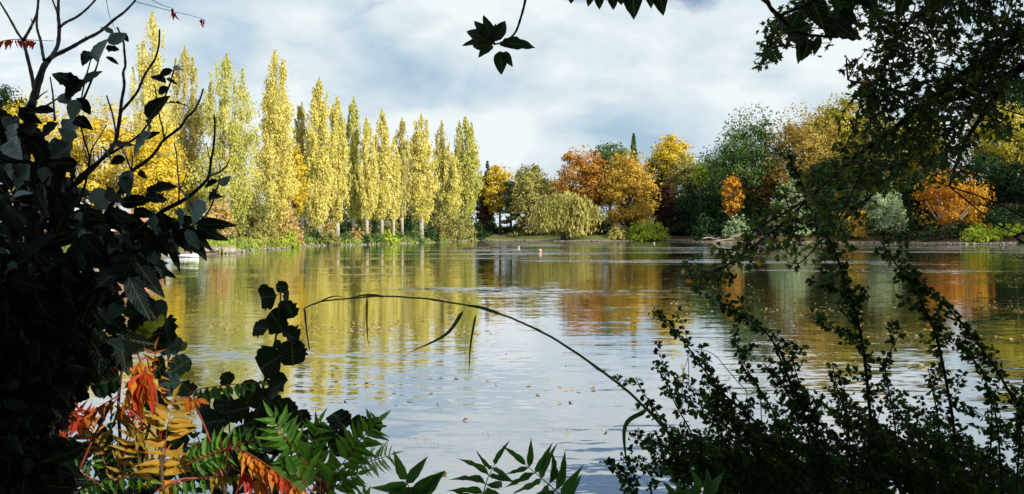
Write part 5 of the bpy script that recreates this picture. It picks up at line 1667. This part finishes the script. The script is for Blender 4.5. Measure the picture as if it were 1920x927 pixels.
sumac(770, 1.85, 'small dark green sumac tip of five leaflets at the bottom edge', [
    dict(pts=[(778, 950, 1.85), (768, 918, 1.85), (760, 900, 1.85)], n=2, Lpx=68, mat='sumac_dark', ang=72, w=.36, t0=.1, mats=['sumac_dark']),
    dict(pts=[(690, 950, 1.88), (686, 935, 1.88), (684, 926, 1.88)], n=1, Lpx=24, mat='sumac_green', w=.36, ang=40),
    dict(pts=[(800, 955, 1.85), (792, 935, 1.85), (786, 926, 1.85)], n=1, Lpx=58, mat='sumac_dark', w=.34, ang=60, term=False)], 35, 990)
sumac(960, 1.85, 'green sumac with two crossing fronds over the bright water', [
    dict(pts=[(898, 948, 1.85), (906, 926, 1.85), (915, 896, 1.85), (927, 872, 1.85)], n=5, Lpx=62, mat='sumac_dark', ang=84, w=.22, t0=.05),
    dict(pts=[(1066, 945, 1.85), (1046, 924, 1.85), (1015, 897, 1.85), (986, 872, 1.85)], n=7, Lpx=68, mat='sumac_dark', ang=72, w=.22, t0=.05)], 36, 985)
sumac(1320, 1.75, 'green sumac tip in front of the small-leaved shrub', [
    dict(pts=[(1330, 960, 1.75), (1322, 935, 1.75), (1314, 918, 1.75)], n=3, Lpx=50, mat='sumac_dark', ang=62, w=.36, t0=.0),
    dict(pts=[(1290, 965, 1.76), (1275, 945, 1.76), (1264, 930, 1.76)], n=2, Lpx=40, mat='sumac_dark', ang=50, w=.40, t0=.0)], 37, 1000)


# ---- bent reed
def reed():
    r = random.Random(8)
    Y = 2.1
    x = P(1330, 0, Y).x
    root = thing('bent_reed', (x, Y, gz(x, Y)), 'long reed bent over in an arch above the water, dry strips hanging', 'reed')
    pts = [(1322, 905), (1290, 855), (1215, 770), (1170, 728), (1120, 690), (1070, 655), (1020, 625), (980, 606), (940, 590), (900, 578), (860, 570), (800, 561), (740, 556), (690, 557), (640, 561), (600, 567), (573, 577), (571, 586), (574, 612), (580, 655)]
    p = [P(a, b, Y + .01 * i) for i, (a, b) in enumerate(pts)]
    sp = spline([root.location - Vector((0, 0, .1)), P(1350, 960, Y)] + p, 4)
    mb = MB()
    rad = np.concatenate([np.linspace(.0046, .0026, 40), np.linspace(.0026, .0018, len(sp) - 40)])
    rad[6::9] *= 1.3
    sp = [q + Vector((r.gauss(0, .0005), r.gauss(0, .001), r.gauss(0, .0005))) for q in sp]
    mb.tube(sp, rad, 6)
    mb.build('stem', M['reed'], root, True)
    bl = [  # base, mid, tip, width, mat
        ((868, 584), (835, 628), (763, 663), .010, 'reed'), ((1212, 770), (1172, 800), (1176, 885), .014, 'reed'), ((688, 558), (688, 610), (691, 653), .0055, 'reed_brown'), ((892, 590), (882, 650), (879, 710), .006, 'reed_brown'),
        ((572, 580), (574, 612), (580, 656), .0055, 'reed_brown'), ((600, 566), (625, 556), (650, 558), .004, 'reed'), ((940, 590), (900, 576), (860, 571), .009, 'reed'), ((720, 557), (690, 553), (650, 560), .007, 'reed')]
    for b, m_, t_, w, mat in bl:
        s2 = spline([P(*b, Y), P(*m_, Y - .02), P(*t_, Y - .01)], 6)
        V, Q = [], []
        for i, q in enumerate(s2):
            f = i / (len(s2) - 1)
            T = (s2[min(i + 1, len(s2) - 1)] - s2[max(i - 1, 0)]).normalized()
            sd = T.cross(Vector((0.2, 1, .3))).normalized() * w * .5 * max(.06, min(1, f * 8 + .3) * (1 - f ** 2.2))
            V += [q - sd, q + Vector((0, -.0012, 0)), q + sd]
        for i in range(len(s2) - 1):
            a = i * 3
            Q += [(a, a + 1, a + 4, a + 3), (a + 1, a + 2, a + 5, a + 4)]
        mb = MB()
        mb.add([tuple(v) for v in V], Q)
        ob = mb.build('blade', M[mat], root, True)
        ob.data.uv_layers.new(name='UVMap')
    root2 = thing('grass_stalk', (P(1440, 0, Y).x, Y + .1, gz(P(1440, 0, Y).x, Y + .1)), 'thin curved grass stalk rising from the small-leaved shrub', 'grass stalk')
    stem_obj(root2, [root2.location - Vector((0, 0, .1)), P(1430, 830, Y + .1), P(1403, 742, Y + .1), P(1385, 718, Y + .1), P(1365, 695, Y + .1), P(1343, 669, Y + .1), P(1326, 659, Y + .1), P(1310, 656, Y + .1), P(1296, 660, Y + .1), P(1284, 690, Y + .1), P(1280, 735, Y + .1)], .0016, .0006, 'darkstem', 'stem', 5)
    for a, b in [((1281, 690), (1278, 742)), ((1290, 670), (1291, 735))]:
        stem_obj(root2, [P(*a, Y + .1), P((a[0] + b[0]) / 2 + 1, (a[1] + b[1]) / 2, Y + .1), P(*b, Y + .1)], .0012, .0006, 'darkstem', 'awn', 4)


reed()


# ---- small-leaved arching shrubs on the right
def arching(name, loc, label, branches, seed, limit=300, matk='cotoneaster', step=5.0, Lr=(.0105, .0180)):
    r = random.Random(seed)
    root = thing(name, (loc[0], loc[1], gz(*loc)), label, 'shrub', 'small-leaved shrubs on the near bank')
    specs = []

    def leafy(sp, dens, big=1.0):
        acc = 0
        for i in range(len(sp) - 1):
            seg = (sp[i + 1] - sp[i])
            acc += seg.length / sp[i].y * FPX
            T = seg.normalized()
            o1 = T.orthogonal().normalized()
            while acc > step / dens:
                acc -= step / dens
                pos = sp[i].lerp(sp[i + 1], r.random())
                a = r.random() * 6.28
                side = (o1 * math.cos(a) + T.cross(o1) * math.sin(a)).normalized()
                for q in range(r.choice((1, 1, 2, 3))):
                    d = T * r.uniform(-.1, .9) + side + Vector((r.gauss(0, .45), r.gauss(0, .45), r.gauss(0, .4)))
                    n = Vector((r.gauss(0, .6), -.5 + r.gauss(0, .5), .6 + r.gauss(0, .5)))
                    specs.append((COTO[r.randrange(3)], matk, pos + side * .003, d, n, r.uniform(*Lr) * big, r.uniform(.50, .72)))

    for pts, dens, rad in branches:
        p = [P(x, y, Y) for x, y, Y in pts]
        sp = spline(p, 6)
        mb = MB()
        mb.tube(sp, np.linspace(rad * .35, rad, len(sp)), 5)
        mb.build('branch', M['twig'], root, True)
        leafy(sp, dens)
        # short side spurs
        for i in range(3, len(sp) - 1, 3):
            if r.random() < .75 * dens:
                T = (sp[i] - sp[i + 1]).normalized()
                sd = Vector((r.gauss(0, 1), r.gauss(0, .6), r.gauss(.35, .7))).normalized()
                L = r.uniform(.018, .055)
                e = [sp[i], sp[i] + (T * .5 + sd) * L * .5, sp[i] + (T * .9 + sd) * L]
                s2 = spline(e, 3)
                mb = MB()
                mb.tube(s2, np.linspace(rad * .3, rad * .15, len(s2)), 4)
                mb.build('spur', M['twig'], root, True)
                leafy(s2, 1.5)
    grow(root, specs, limit)
    return root


def B(Y, *pts, dens=1.0, rad=.003):
    return ([(x, y, Y + .012 * i) for i, (x, y) in enumerate(pts)], dens, rad)


arching('small_leaved_shrub', (.62, 2.3), 'small-leaved shrub whose arching tip reaches farthest over the bright water', [
    B(1.9, (1223, 583), (1255, 612), (1290, 652), (1325, 700), (1360, 742), (1400, 775), (1450, 830), (1500, 890), (1530, 960), dens=1.6, rad=.004),
    B(1.95, (1192, 708), (1205, 735), (1228, 768), (1250, 810), (1270, 850), (1290, 890), (1312, 960)), B(1.95, (1237, 690), (1250, 715), (1265, 755), (1290, 800), (1310, 840), (1340, 890), (1365, 960)),
    B(1.92, (1140, 864), (1160, 885), (1180, 905), (1195, 930), (1205, 965)), B(1.95, (1212, 826), (1228, 845), (1250, 865), (1275, 895), (1300, 960)), B(1.95, (1212, 905), (1222, 925), (1230, 960)),
    B(2.0, (1288, 745), (1320, 765), (1360, 785), (1400, 810), (1440, 860), (1470, 960)), B(1.98, (1330, 730), (1345, 790), (1365, 840), (1390, 900), (1410, 960), dens=1.3),
    B(2.0, (1400, 740), (1405, 790), (1420, 850), (1440, 960), dens=1.4), B(2.0, (1300, 850), (1330, 880), (1350, 960)), B(2.05, (1365, 850), (1390, 900), (1400, 960), dens=1.4)], 41)
arching('small_leaved_shrub', (1.1, 2.3), 'small-leaved shrub with a tall leafy shoot crossing the far bank', [
    B(1.95, (1480, 300), (1495, 325), (1508, 355), (1520, 392), (1545, 435), (1560, 460), (1580, 512), (1600, 572), (1611, 614), (1622, 678), (1630, 760), (1640, 850), (1648, 960), dens=1.5, rad=.0052),
    B(1.98, (1535, 605), (1555, 612), (1580, 625), (1612, 640), dens=1.2, rad=.002), B(2.0, (1690, 620), (1672, 655), (1660, 690), (1668, 740), (1678, 800), (1690, 960), rad=.0026),
    B(2.0, (1540, 535), (1565, 540), (1592, 560), dens=1.8, rad=.002), B(2.0, (1632, 540), (1618, 555), (1602, 575), dens=1.4, rad=.002), B(2.0, (1585, 500), (1580, 512), dens=2.0, rad=.002),
    B(1.95, (1350, 568), (1378, 590), (1412, 605), (1445, 635), (1470, 690), (1500, 760), (1530, 830), (1560, 960), dens=1.8, rad=.0035),
    B(2.0, (1375, 625), (1385, 660), (1405, 700), (1430, 740), (1460, 800), (1500, 960), dens=1.5), B(2.0, (1480, 640), (1490, 690), (1510, 750), (1545, 840), (1570, 960), dens=1.6), B(2.05, (1440, 690), (1470, 730), (1500, 790), (1540, 900), (1550, 960), dens=1.5),
    B(2.0, (1560, 680), (1570, 730), (1590, 800), (1600, 960), dens=1.5)], 42)
arching('small_leaved_shrub', (1.6, 2.3), 'small-leaved shrub with two diverging leafy shoots before the hedge reflection', [
    B(1.95, (1650, 448), (1662, 470), (1676, 490), (1692, 512), (1710, 535), (1724, 560), (1738, 590), (1750, 615), (1758, 640), (1765, 670), (1775, 720), (1788, 800), (1800, 960), dens=1.5, rad=.0045),
    B(1.97, (1712, 536), (1736, 546), (1762, 563), (1797, 600), (1834, 645), (1850, 668), (1866, 690), (1895, 740), (1930, 800), (1960, 900), dens=1.5, rad=.0042),
    B(2.0, (1818, 630), (1800, 650), (1830, 680), (1850, 720), (1870, 800), (1880, 960), dens=1.3), B(2.0, (1740, 690), (1750, 740), (1760, 800), (1765, 960), dens=1.6), B(2.0, (1850, 720), (1860, 780), (1850, 960), dens=1.6),
    B(2.0, (1930, 700), (1920, 760), (1910, 850), (1905, 960), dens=1.8)], 43)
rr_ = random.Random(44)
for k, (x0, x1, lab, loc) in enumerate([(1330, 1480, 'dense small-leaved shrub at the bottom edge behind the green sumac tip', (.8, 2.7)), (1480, 1680, 'dense dark small-leaved shrub filling the bottom edge below the tall leafy shoot', (1.3, 2.7)), (1680, 1940, 'dense dark small-leaved shrub filling the bottom corner', (1.9, 2.7))]):
    br = []
    for i in range(38):
        xb = x0 + (x1 - x0) * rr_.random()
        xb += 110
        tip = (xb - rr_.uniform(150, 290), rr_.uniform(690, 880) if i < 13 else rr_.uniform(790, 900))
        Y = rr_.uniform(1.95, 2.7)
        br.append(([(tip[0], tip[1], Y), (tip[0] + (xb - tip[0]) * .34, tip[1] + (960 - tip[1]) * .24, Y + .03), (tip[0] + (xb - tip[0]) * .75, tip[1] + (960 - tip[1]) * .65, Y + .05), (xb + 10, 985, Y + .05)], 1.5, .0024))
    arching('small_leaved_shrub', loc, lab, br, 50 + k, 300, Lr=(.0110, .0185))


# ---- lobed-leaf tree whose branches hang in from the right
def out_of_view(p, margin=.45):
    if p[1] < .3:
        return True
    px, py = CX + p[0] / p[1] * FPX, HY - (p[2] - CAMZ) / p[1] * FPX
    m = margin / p[1] * FPX
    return px < -m or px > 1920 + m or py < -m


SUNGAPS = [(P(325, 800, 2.0), .16), (P(300, 700, 2.0), .07), (P(490, 885, 1.9), .10), (P(535, 815, 1.95), .08), (P(150, 790, 1.97), .07), (P(690, 860, 2.1), .06), (P(1500, 345, 1.97), .05), (P(660, 830, 2.0), .05)]  # holes cut through the unseen crowns so sun lands on these leaves


def shade_crown(root, cen, rad, n, seed, size=.17, clumps=60, mat='shade_green'):
    r = np.random.default_rng(seed)
    Ps, Ns, Ts = [], [], []
    for i in range(clumps):
        d = rdir(1, r)[0]
        c = np.array(cen) + d * np.array(rad) * (0.25 + 0.7 * r.random() ** .5)
        p, q = clump_leaves(c, (min(rad) * .34,) * 3, .75, n // clumps, r)
        Ps.append(p); Ns.append(q); Ts.append(np.full(len(p), r.random()))
    Pp, Nn, Tt = np.concatenate(Ps), np.concatenate(Ns), np.concatenate(Ts)
    def gap(p):
        for g, rg in SUNGAPS:
            v = Vector(p) - g
            if (v - SUND * v.dot(SUND)).length < rg + .16 and v.dot(SUND) > 0:
                return True
        return False
    keep = np.array([not gap(p) and out_of_view(p) and p[2] > .4 and not (abs(p[0]) < .8 and abs(p[1]) < .8 and p[2] < 3.2) for p in Pp])
    V, F = cards(Pp[keep], Nn[keep], size * (.6 + .8 * r.random(keep.sum())), r)
    o = link(bpy.data.objects.new('crown', mesh_np('crown', V - np.array(tuple(root.location)), F, M[mat], attr=Tt[keep])), root)
    o['kind'] = 'stuff'


def lobed_tree():
    r = random.Random(61)
    tx, ty = 3.5, 2.1
    root = thing('maple_tree', (tx, ty, gz(tx, ty)), 'tree with small lobed leaves, its dark branches hanging across the upper right sky', 'tree')
    tr = MB()
    tr.tube([(tx, ty, root.location.z - .3), (tx - .05, ty, 1.4), (tx + .05, ty + .1, 2.8), (tx - .1, ty, 4.6), (tx, ty, 6.5)], [.20, .16, .14, .10, .04], 10)
    tr.build('trunk', M['bark'], root, True)
    Y = 2.95
    top = Vector((tx + .03, ty + .08, 2.9))
    limbs = [
        ([top, P(2080, 20, 2.75), P(1920, 70, 2.85), P(1862, 100, 2.9), P(1795, 146, 2.92), P(1743, 190, 2.95), P(1692, 228, 2.97), P(1640, 268, 3.0), P(1580, 312, 3.0), P(1520, 370, 3.0), P(1460, 425, 3.0), P(1400, 470, 3.0), P(1350, 505, 3.0), P(1290, 532, 3.0)], .020, .0022),
        ([top, P(2060, 60, 3.1), P(1920, 126, 3.2), P(1888, 146, 3.2), P(1860, 190, 3.2), P(1838, 222, 3.2), P(1809, 267, 3.2), P(1791, 314, 3.2), P(1780, 350, 3.2)], .026, .005),
        ([Vector((tx, ty, 3.6)), P(2050, -120, 2.9), P(1900, -60, 3.0), P(1760, 0, 3.05), P(1690, 60, 3.1), P(1660, 120, 3.1), P(1640, 170, 3.1)], .026, .003),
        ([Vector((tx, ty, 3.6)), P(1950, -160, 3.1), P(1700, -90, 3.2), P(1560, -30, 3.2), P(1500, 20, 3.2), P(1470, 60, 3.2), P(1440, 95, 3.2)], .022, .002),
        ([P(1888, 146, 3.2), P(1800, 230, 3.25), P(1740, 270, 3.3), P(1680, 320, 3.3), P(1620, 380, 3.3)], .010, .002),
        ([P(1520, 370, 3.0), P(1470, 400, 3.0), P(1420, 430, 3.0), P(1380, 470, 3.0)], .007, .002), ([P(1795, 146, 2.92), P(1700, 160, 2.9), P(1640, 175, 2.9), P(1590, 150, 2.9)], .007, .0015),
        ([P(1640, 268, 3.0), P(1610, 330, 3.0), P(1580, 400, 3.0), P(1540, 450, 3.0)], .006, .0015),
        ([Vector((tx - .1, ty, 2.2)), P(2000, 430, 2.6), P(1945, 470, 2.7), P(1915, 485, 2.7), P(1900, 478, 2.7)], .008, .0015), ([P(2000, 430, 2.6), P(1940, 505, 2.7), P(1912, 518, 2.7), P(1892, 510, 2.7)], .004, .001)]
    nodes = []
    for pts, a, b in limbs:
        sp = spline(pts, 5)
        mb = MB()
        mb.tube(sp, b + (a - b) * np.linspace(1, 0, len(sp)) ** 1.5, 7)
        mb.build('limb', M['twig'], root, True)
        nodes += [q for q in sp]
    blobs = [(1710, 30, 70, 26), (1650, 40, 50, 12), (1790, 40, 70, 20), (1870, 60, 70, 26), (1900, 130, 60, 20), (1830, 110, 70, 24), (1750, 110, 55, 14), (1700, 115, 45, 9), (1760, 190, 60, 18), (1840, 190, 60, 18), (1690, 235, 55, 16), (1640, 180, 40, 9),
             (1600, 150, 24, 6), (1760, 250, 55, 15), (1830, 250, 50, 10), (1700, 280, 55, 12), (1630, 275, 55, 15), (1580, 310, 55, 14), (1640, 330, 50, 9), (1690, 340, 40, 5), (1540, 350, 50, 11), (1600, 390, 40, 6), (1500, 390, 45, 10), (1460, 425, 40, 10), (1410, 460, 40, 11),
             (1360, 490, 36, 10), (1315, 520, 28, 8), (1440, 455, 40, 9), (1500, 450, 35, 7), (1550, 430, 35, 6), (1490, 30, 36, 9), (1455, 50, 30, 7), (1440, 90, 24, 6), (1530, 20, 40, 9), (1560, 60, 26, 4), (1780, 320, 36, 6), (1900, 220, 40, 7), (1600, 20, 40, 7), (1990, 70, 70, 12), (2070, 110, 70, 12), (2000, 190, 60, 8), (2130, 30, 80, 10), (1860, -70, 60, 8), (1720, -80, 60, 8), (2010, -70, 80, 10), (1580, -60, 50, 6), (2000, 450, 40, 5), (2120, -110, 80, 8)]
    specs = []
    tw = MB()
    for bx, by, br, cnt in blobs:
        low = by > 295
        cnt = max(2, int(cnt * (.72 if low else 1.0)))
        for i in range(cnt):
            a, d = r.random() * 6.28, br * math.sqrt(r.random())
            Yb = r.uniform(2.65, 3.45)
            e = P(bx + math.cos(a) * d, by + math.sin(a) * d, Yb)
            near = min(nodes, key=lambda q: (q - e).length + (.35 if q.z < e.z else 0))
            st = near
            mid = (st + e) / 2 + Vector((r.gauss(0, .03), r.gauss(0, .03), r.gauss(0, .04)))
            sp = spline([st, mid, e], 4)
            tw.tube(sp, np.linspace(.0034, .0012, len(sp)), 4, False)
            n = r.randint(11, 17)
            for j in range(n):
                f = 1 - (r.random() ** 1.3) * min(.9, .30 / max(.05, (e - st).length))
                q = f * (len(sp) - 1)
                k = min(len(sp) - 2, int(q))
                pos = sp[k].lerp(sp[k + 1], q - k)
                pos = pos + Vector((r.gauss(0, .014), r.gauss(0, .022), r.gauss(0, .012)))
                dd = Vector((r.gauss(-.35, .8), r.gauss(0, .6), r.gauss(-.45, .6)))
                nn = Vector((r.gauss(0, .6), -.6 + r.gauss(0, .6), .5 + r.gauss(0, .6)))
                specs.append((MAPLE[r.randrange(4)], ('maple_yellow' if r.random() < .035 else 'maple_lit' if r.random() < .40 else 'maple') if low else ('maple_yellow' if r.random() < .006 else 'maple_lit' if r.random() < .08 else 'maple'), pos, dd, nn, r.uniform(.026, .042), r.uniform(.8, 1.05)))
    o = tw.build('twigs', M['twig'], root, True)
    o['kind'] = 'stuff'
    o.name = 'twig'
    grow(root, specs, 300)
    shade_crown(root, (4.6, -.2, 5.6), (4.2, 4.0, 3.2), 9000, 62, .15, 80)


lobed_tree()


# ---- big-leaved tree standing behind the viewer: one branch dips into the top of the picture
def overhang_tree():
    r = random.Random(71)
    tx, ty = .9, -2.2
    root = thing('overhanging_tree', (tx, ty, gz(tx, ty)), 'tree with large oval leaves dipping into the top edge of the sky', 'tree')
    tr = MB()
    tr.tube([(tx, ty, root.location.z - .3), (tx + .05, ty, 1.5), (tx, ty + .1, 3.2), (tx, ty, 5.5), (tx - .1, ty, 8.0)], [.22, .18, .15, .10, .04], 10)
    tr.build('trunk', M['bark'], root, True)
    Y = 1.75
    A = P(985, 0, Y)
    limb = [Vector((tx, ty + .08, 3.3)), Vector((.5, -.6, 3.5)), Vector((.25, .8, 3.25)), P(1060, -150, Y), P(992, -45, Y)]
    stem_obj(root, limb, .03, .004, 'bark', 'limb')
    stem_obj(root, [P(992, -45, Y), P(984, 5, Y), P(976, 35, Y), P(968, 58, Y), P(958, 70, Y), P(940, 80, Y), P(925, 84, Y)], .0030, .0018, 'twig')
    stem_obj(root, [limb[2], P(1200, -150, Y), P(1150, -70, Y), P(1100, -35, Y)], .012, .004, 'twig')
    stem_obj(root, [limb[2], Vector((.75, 1.2, 2.95)), P(1430, -60, Y), P(1440, 5, Y), P(1460, 30, Y), P(1490, 58, Y), P(1520, 66, Y), P(1570, 70, Y)], .007, .003, 'twig')
    stem_obj(root, [P(1460, 30, Y), P(1510, 10, Y), P(1560, -20, Y)], .004, .003, 'twig')
    Lf = [
        (926, 82, 876, 55, .55), (922, 80, 892, 40, .50), (922, 78, 911, 34, .50), (930, 78, 946, 37, .52), (930, 82, 870, 78, .42), (922, 84, 899, 103, .5), (938, 82, 1006, 79, .34), (936, 84, 962, 90, .26), (937, 96, 941, 136, .62), (944, 98, 958, 119, .5), (918, 82, 884, 92, .5), (926, 80, 925, 48, .45),
        (1072, -30, 1071, 8, .5), (1108, -20, 1104, 11, .55), (1120, -25, 1128, 15, .55), (1150, -40, 1150, 10, .6), (1178, -40, 1195, 19, .62), (1165, -40, 1170, 12, .6), (1232, -35, 1242, 20, .55), (1262, -30, 1259, 1, .3), (1215, -45, 1225, 10, .5),
        (1498, 70, 1500, 116, .40), (1515, 72, 1512, 117, .62), (1536, 68, 1528, 100, .45), (1570, 68, 1626, 60, .42), (1560, 40, 1604, 66, .6), (1548, 30, 1560, 75, .55), (1500, 20, 1480, 60, .6), (1520, -5, 1545, 50, .6), (1560, -10, 1600, 50, .62), (1590, -25, 1606, 17, .55),
        (1480, 70, 1520, 74, .6), (1540, 5, 1500, 30, .6), (1575, 20, 1612, 40, .6), (1600, -25, 1640, 15, .6), (1530, 30, 1540, 60, .12), (1470, 60, 1500, 55, .5), (1615, -20, 1650, 22, .5), (1545, 45, 1590, 62, .6), (1520, 45, 1480, 72, .5),
        (1806, 10, 1816, 36, .62), (1790, -10, 1760, 10, .5), (1780, 20, 1757, 55, .18), (1740, -20, 1745, 25, .5), (1770, -20, 1770, 16, .5), (1700, -20, 1690, 20, .55)]
    for x0, y0, x1, y1, w in Lf:
        Yb = Y + r.uniform(-.06, .06)
        a, b = P(x0, y0, Yb), P(x1, y1, Yb + r.uniform(-.03, .03))
        d = b - a
        put_leaf(root, root, 'leaf', MAGN[r.randrange(2)], 'magnolia', a, d, Vector((r.gauss(0, .25), -1, r.gauss(.1, .3))), d.length * 1.04, w)
    stem_obj(root, [P(1570, -20, Y), P(1690, -40, Y), P(1800, -12, Y), P(1806, 10, Y)], .004, .002, 'twig')
    shade_crown(root, (.5, -3.6, 6.0), (4.5, 4.2, 3.2), 9000, 72, .2, 80)


overhang_tree()


def shade_tree(x, y, h, rad, seed, label):
    root = thing('bank_tree', (x, y, gz(x, y)), label, 'tree')
    tr = MB()
    g = root.location.z
    tr.tube([(x, y, g - .3), (x + .1, y, g + h * .3), (x - .1, y, g + h * .6), (x, y, g + h * .95)], [.28, .22, .14, .03], 9)
    tr.build('trunk', M['bark'], root, True)
    shade_crown(root, (x, y, g + h * .58), (rad, rad, h * .42), 9000, seed, .26, 80)


shade_tree(7.5, -4.5, 12, 4.2, 81, 'tall dense tree on the bank nearest the lobed-leaf tree')
shade_tree(12.5, -9.5, 15, 5.0, 82, 'tall dense tree on higher ground behind the bank path')
shade_tree(-3.6, -3.2, 10, 3.4, 83, 'dense tree on the bank behind the broad-leaved shrub')


# ---- leaves on the water
def floating():
    r = random.Random(91)
    specs = []
    drifts = [(r.uniform(330, 1900), 480 + 260 * r.random() ** 1.2, r.uniform(14, 70)) for q in range(42)]
    while len(specs) < 1500:
        px, py = r.uniform(330, 1920), 474 + 300 * r.random() ** 1.25
        if len(specs) % 3:
            q = drifts[r.randrange(len(drifts))]
            px, py = q[0] + r.gauss(0, q[2]), q[1] + r.gauss(0, q[2] * .10)
            if py < 474:
                continue
        wgt = 1.0 if (px < 900 or px > 1250) else .35
        if py > 640:
            wgt *= .22
        if r.random() > wgt:
            continue
        D = FPX * CAMZ / (py - HY)
        x = P(px, 0, D).x
        if float(sdist(np.array([x]), np.array([D]))[0]) > -1:
            continue
        a = r.random() * 6.28
        specs.append((COTO[2], 'floating', Vector((x, D, .006)), Vector((math.cos(a), math.sin(a), r.uniform(0, .12))), Vector((r.gauss(0, .12), r.gauss(0, .12), 1)), r.uniform(.05, .10), r.uniform(.5, .8)))
    root = bpy.data.objects.new('water_leaves', None)
    by = {}
    Vs, Fs, n = [], [], 0
    for leaf, m_, b, d, nn, L, w in specs:
        A = np.array(mat_of(b, d, nn, L, w))
        Vs.append(leaf.V @ A[:3, :3].T + A[:3, 3])
        Fs.append(leaf.F[0] + n)
        n += len(leaf.V)
    me = mesh_np('floating_leaves', np.concatenate(Vs), [np.concatenate(Fs)], M['floating'], True)
    me.uv_layers.new(name='UVMap')
    o = link(bpy.data.objects.new('floating_leaves', me))
    tag(o, 'scatter of tiny pale yellow leaves afloat on the lake', kind='stuff')
    bpy.data.objects.remove(root)
    for px, py, lab, mat in [(1072, 756, 'dark brown curled leaf floating in bright water, above the crossing fronds', 'floating_brown'), (832, 889, 'brown crumpled leaf floating between the two bottom sumac tips', 'floating_brown'), (820, 759, 'small red leaf floating in mid water', 'floating_brown'), (1064, 813, 'orange leaf floating among fine debris', 'floating'),
                             (651, 753, 'red leaf floating beside the yellow reflection tip', 'floating_brown'), (1222, 836, 'yellow leaf floating behind the small-leaved tips', 'floating'), (1180, 887, 'pale yellow leaf floating below the bent reed blade', 'floating'), (877, 788, 'small rust leaf floating above the bottom sumac tip', 'floating_brown'),
                             (1213, 709, 'orange leaf floating beside a shrub tip', 'floating'), (912, 715, 'small brown leaf floating under the hanging reed strip', 'floating_brown'), (1133, 812, 'thin tan leaf floating by the bent reed stem', 'floating'), (1044, 757, 'pale leaf floating beside the dark curled one', 'floating')]:
        D = FPX * CAMZ / (py - HY)
        x = P(px, 0, D).x
        a = r.random() * 6.28
        L = r.uniform(.06, .085) * (1.15 if 'crumpled' in lab or 'curled' in lab else .9)
        o = bpy.data.objects.new('fallen_leaf', LAUREL[1].mesh(mat))
        C.objects.link(o)
        o.matrix_basis = mat_of(Vector((x, D, .016)), Vector((math.cos(a), math.sin(a), .1)), Vector((.1, -.15, 1)), L, .62)
        tag(o, lab, 'leaf', 'fallen leaves floating near the bank')
    # fine debris rafts
    mb_specs = []
    for cx, cy, w, n_ in [(800, 830, 30, 40), (1050, 806, 30, 70), (920, 815, 25, 25), (1030, 760, 20, 18), (735, 820, 20, 12), (830, 850, 14, 10)]:
        for i in range(n_):
            px, py = cx + r.gauss(0, w * .6), cy + r.gauss(0, 4)
            D = FPX * CAMZ / (py - HY)
            a = r.random() * 6.28
            mb_specs.append((COTO[0], Vector((P(px, 0, D).x, D, .008)), Vector((math.cos(a), math.sin(a), 0)), r.uniform(.006, .022)))
    Vs, Fs, n = [], [], 0
    for leaf, b, d, L in mb_specs:
        A = np.array(mat_of(b, d, Vector((0, 0, 1)), L, .4))
        Vs.append(leaf.V @ A[:3, :3].T + A[:3, 3])
        Fs.append(leaf.F[0] + n)
        n += len(leaf.V)
    me = mesh_np('floating_debris', np.concatenate(Vs), [np.concatenate(Fs)], M['floating_brown'], True)
    me.uv_layers.new(name='UVMap')
    tag(link(bpy.data.objects.new('floating_debris', me)), 'fine rafts of leaf crumbs on the bright water', kind='stuff')


floating()
print('TRIS', sum(len(m.loops) - 2 * len(m.polygons) for m in bpy.data.meshes), 'OBJECTS', len(S.objects))
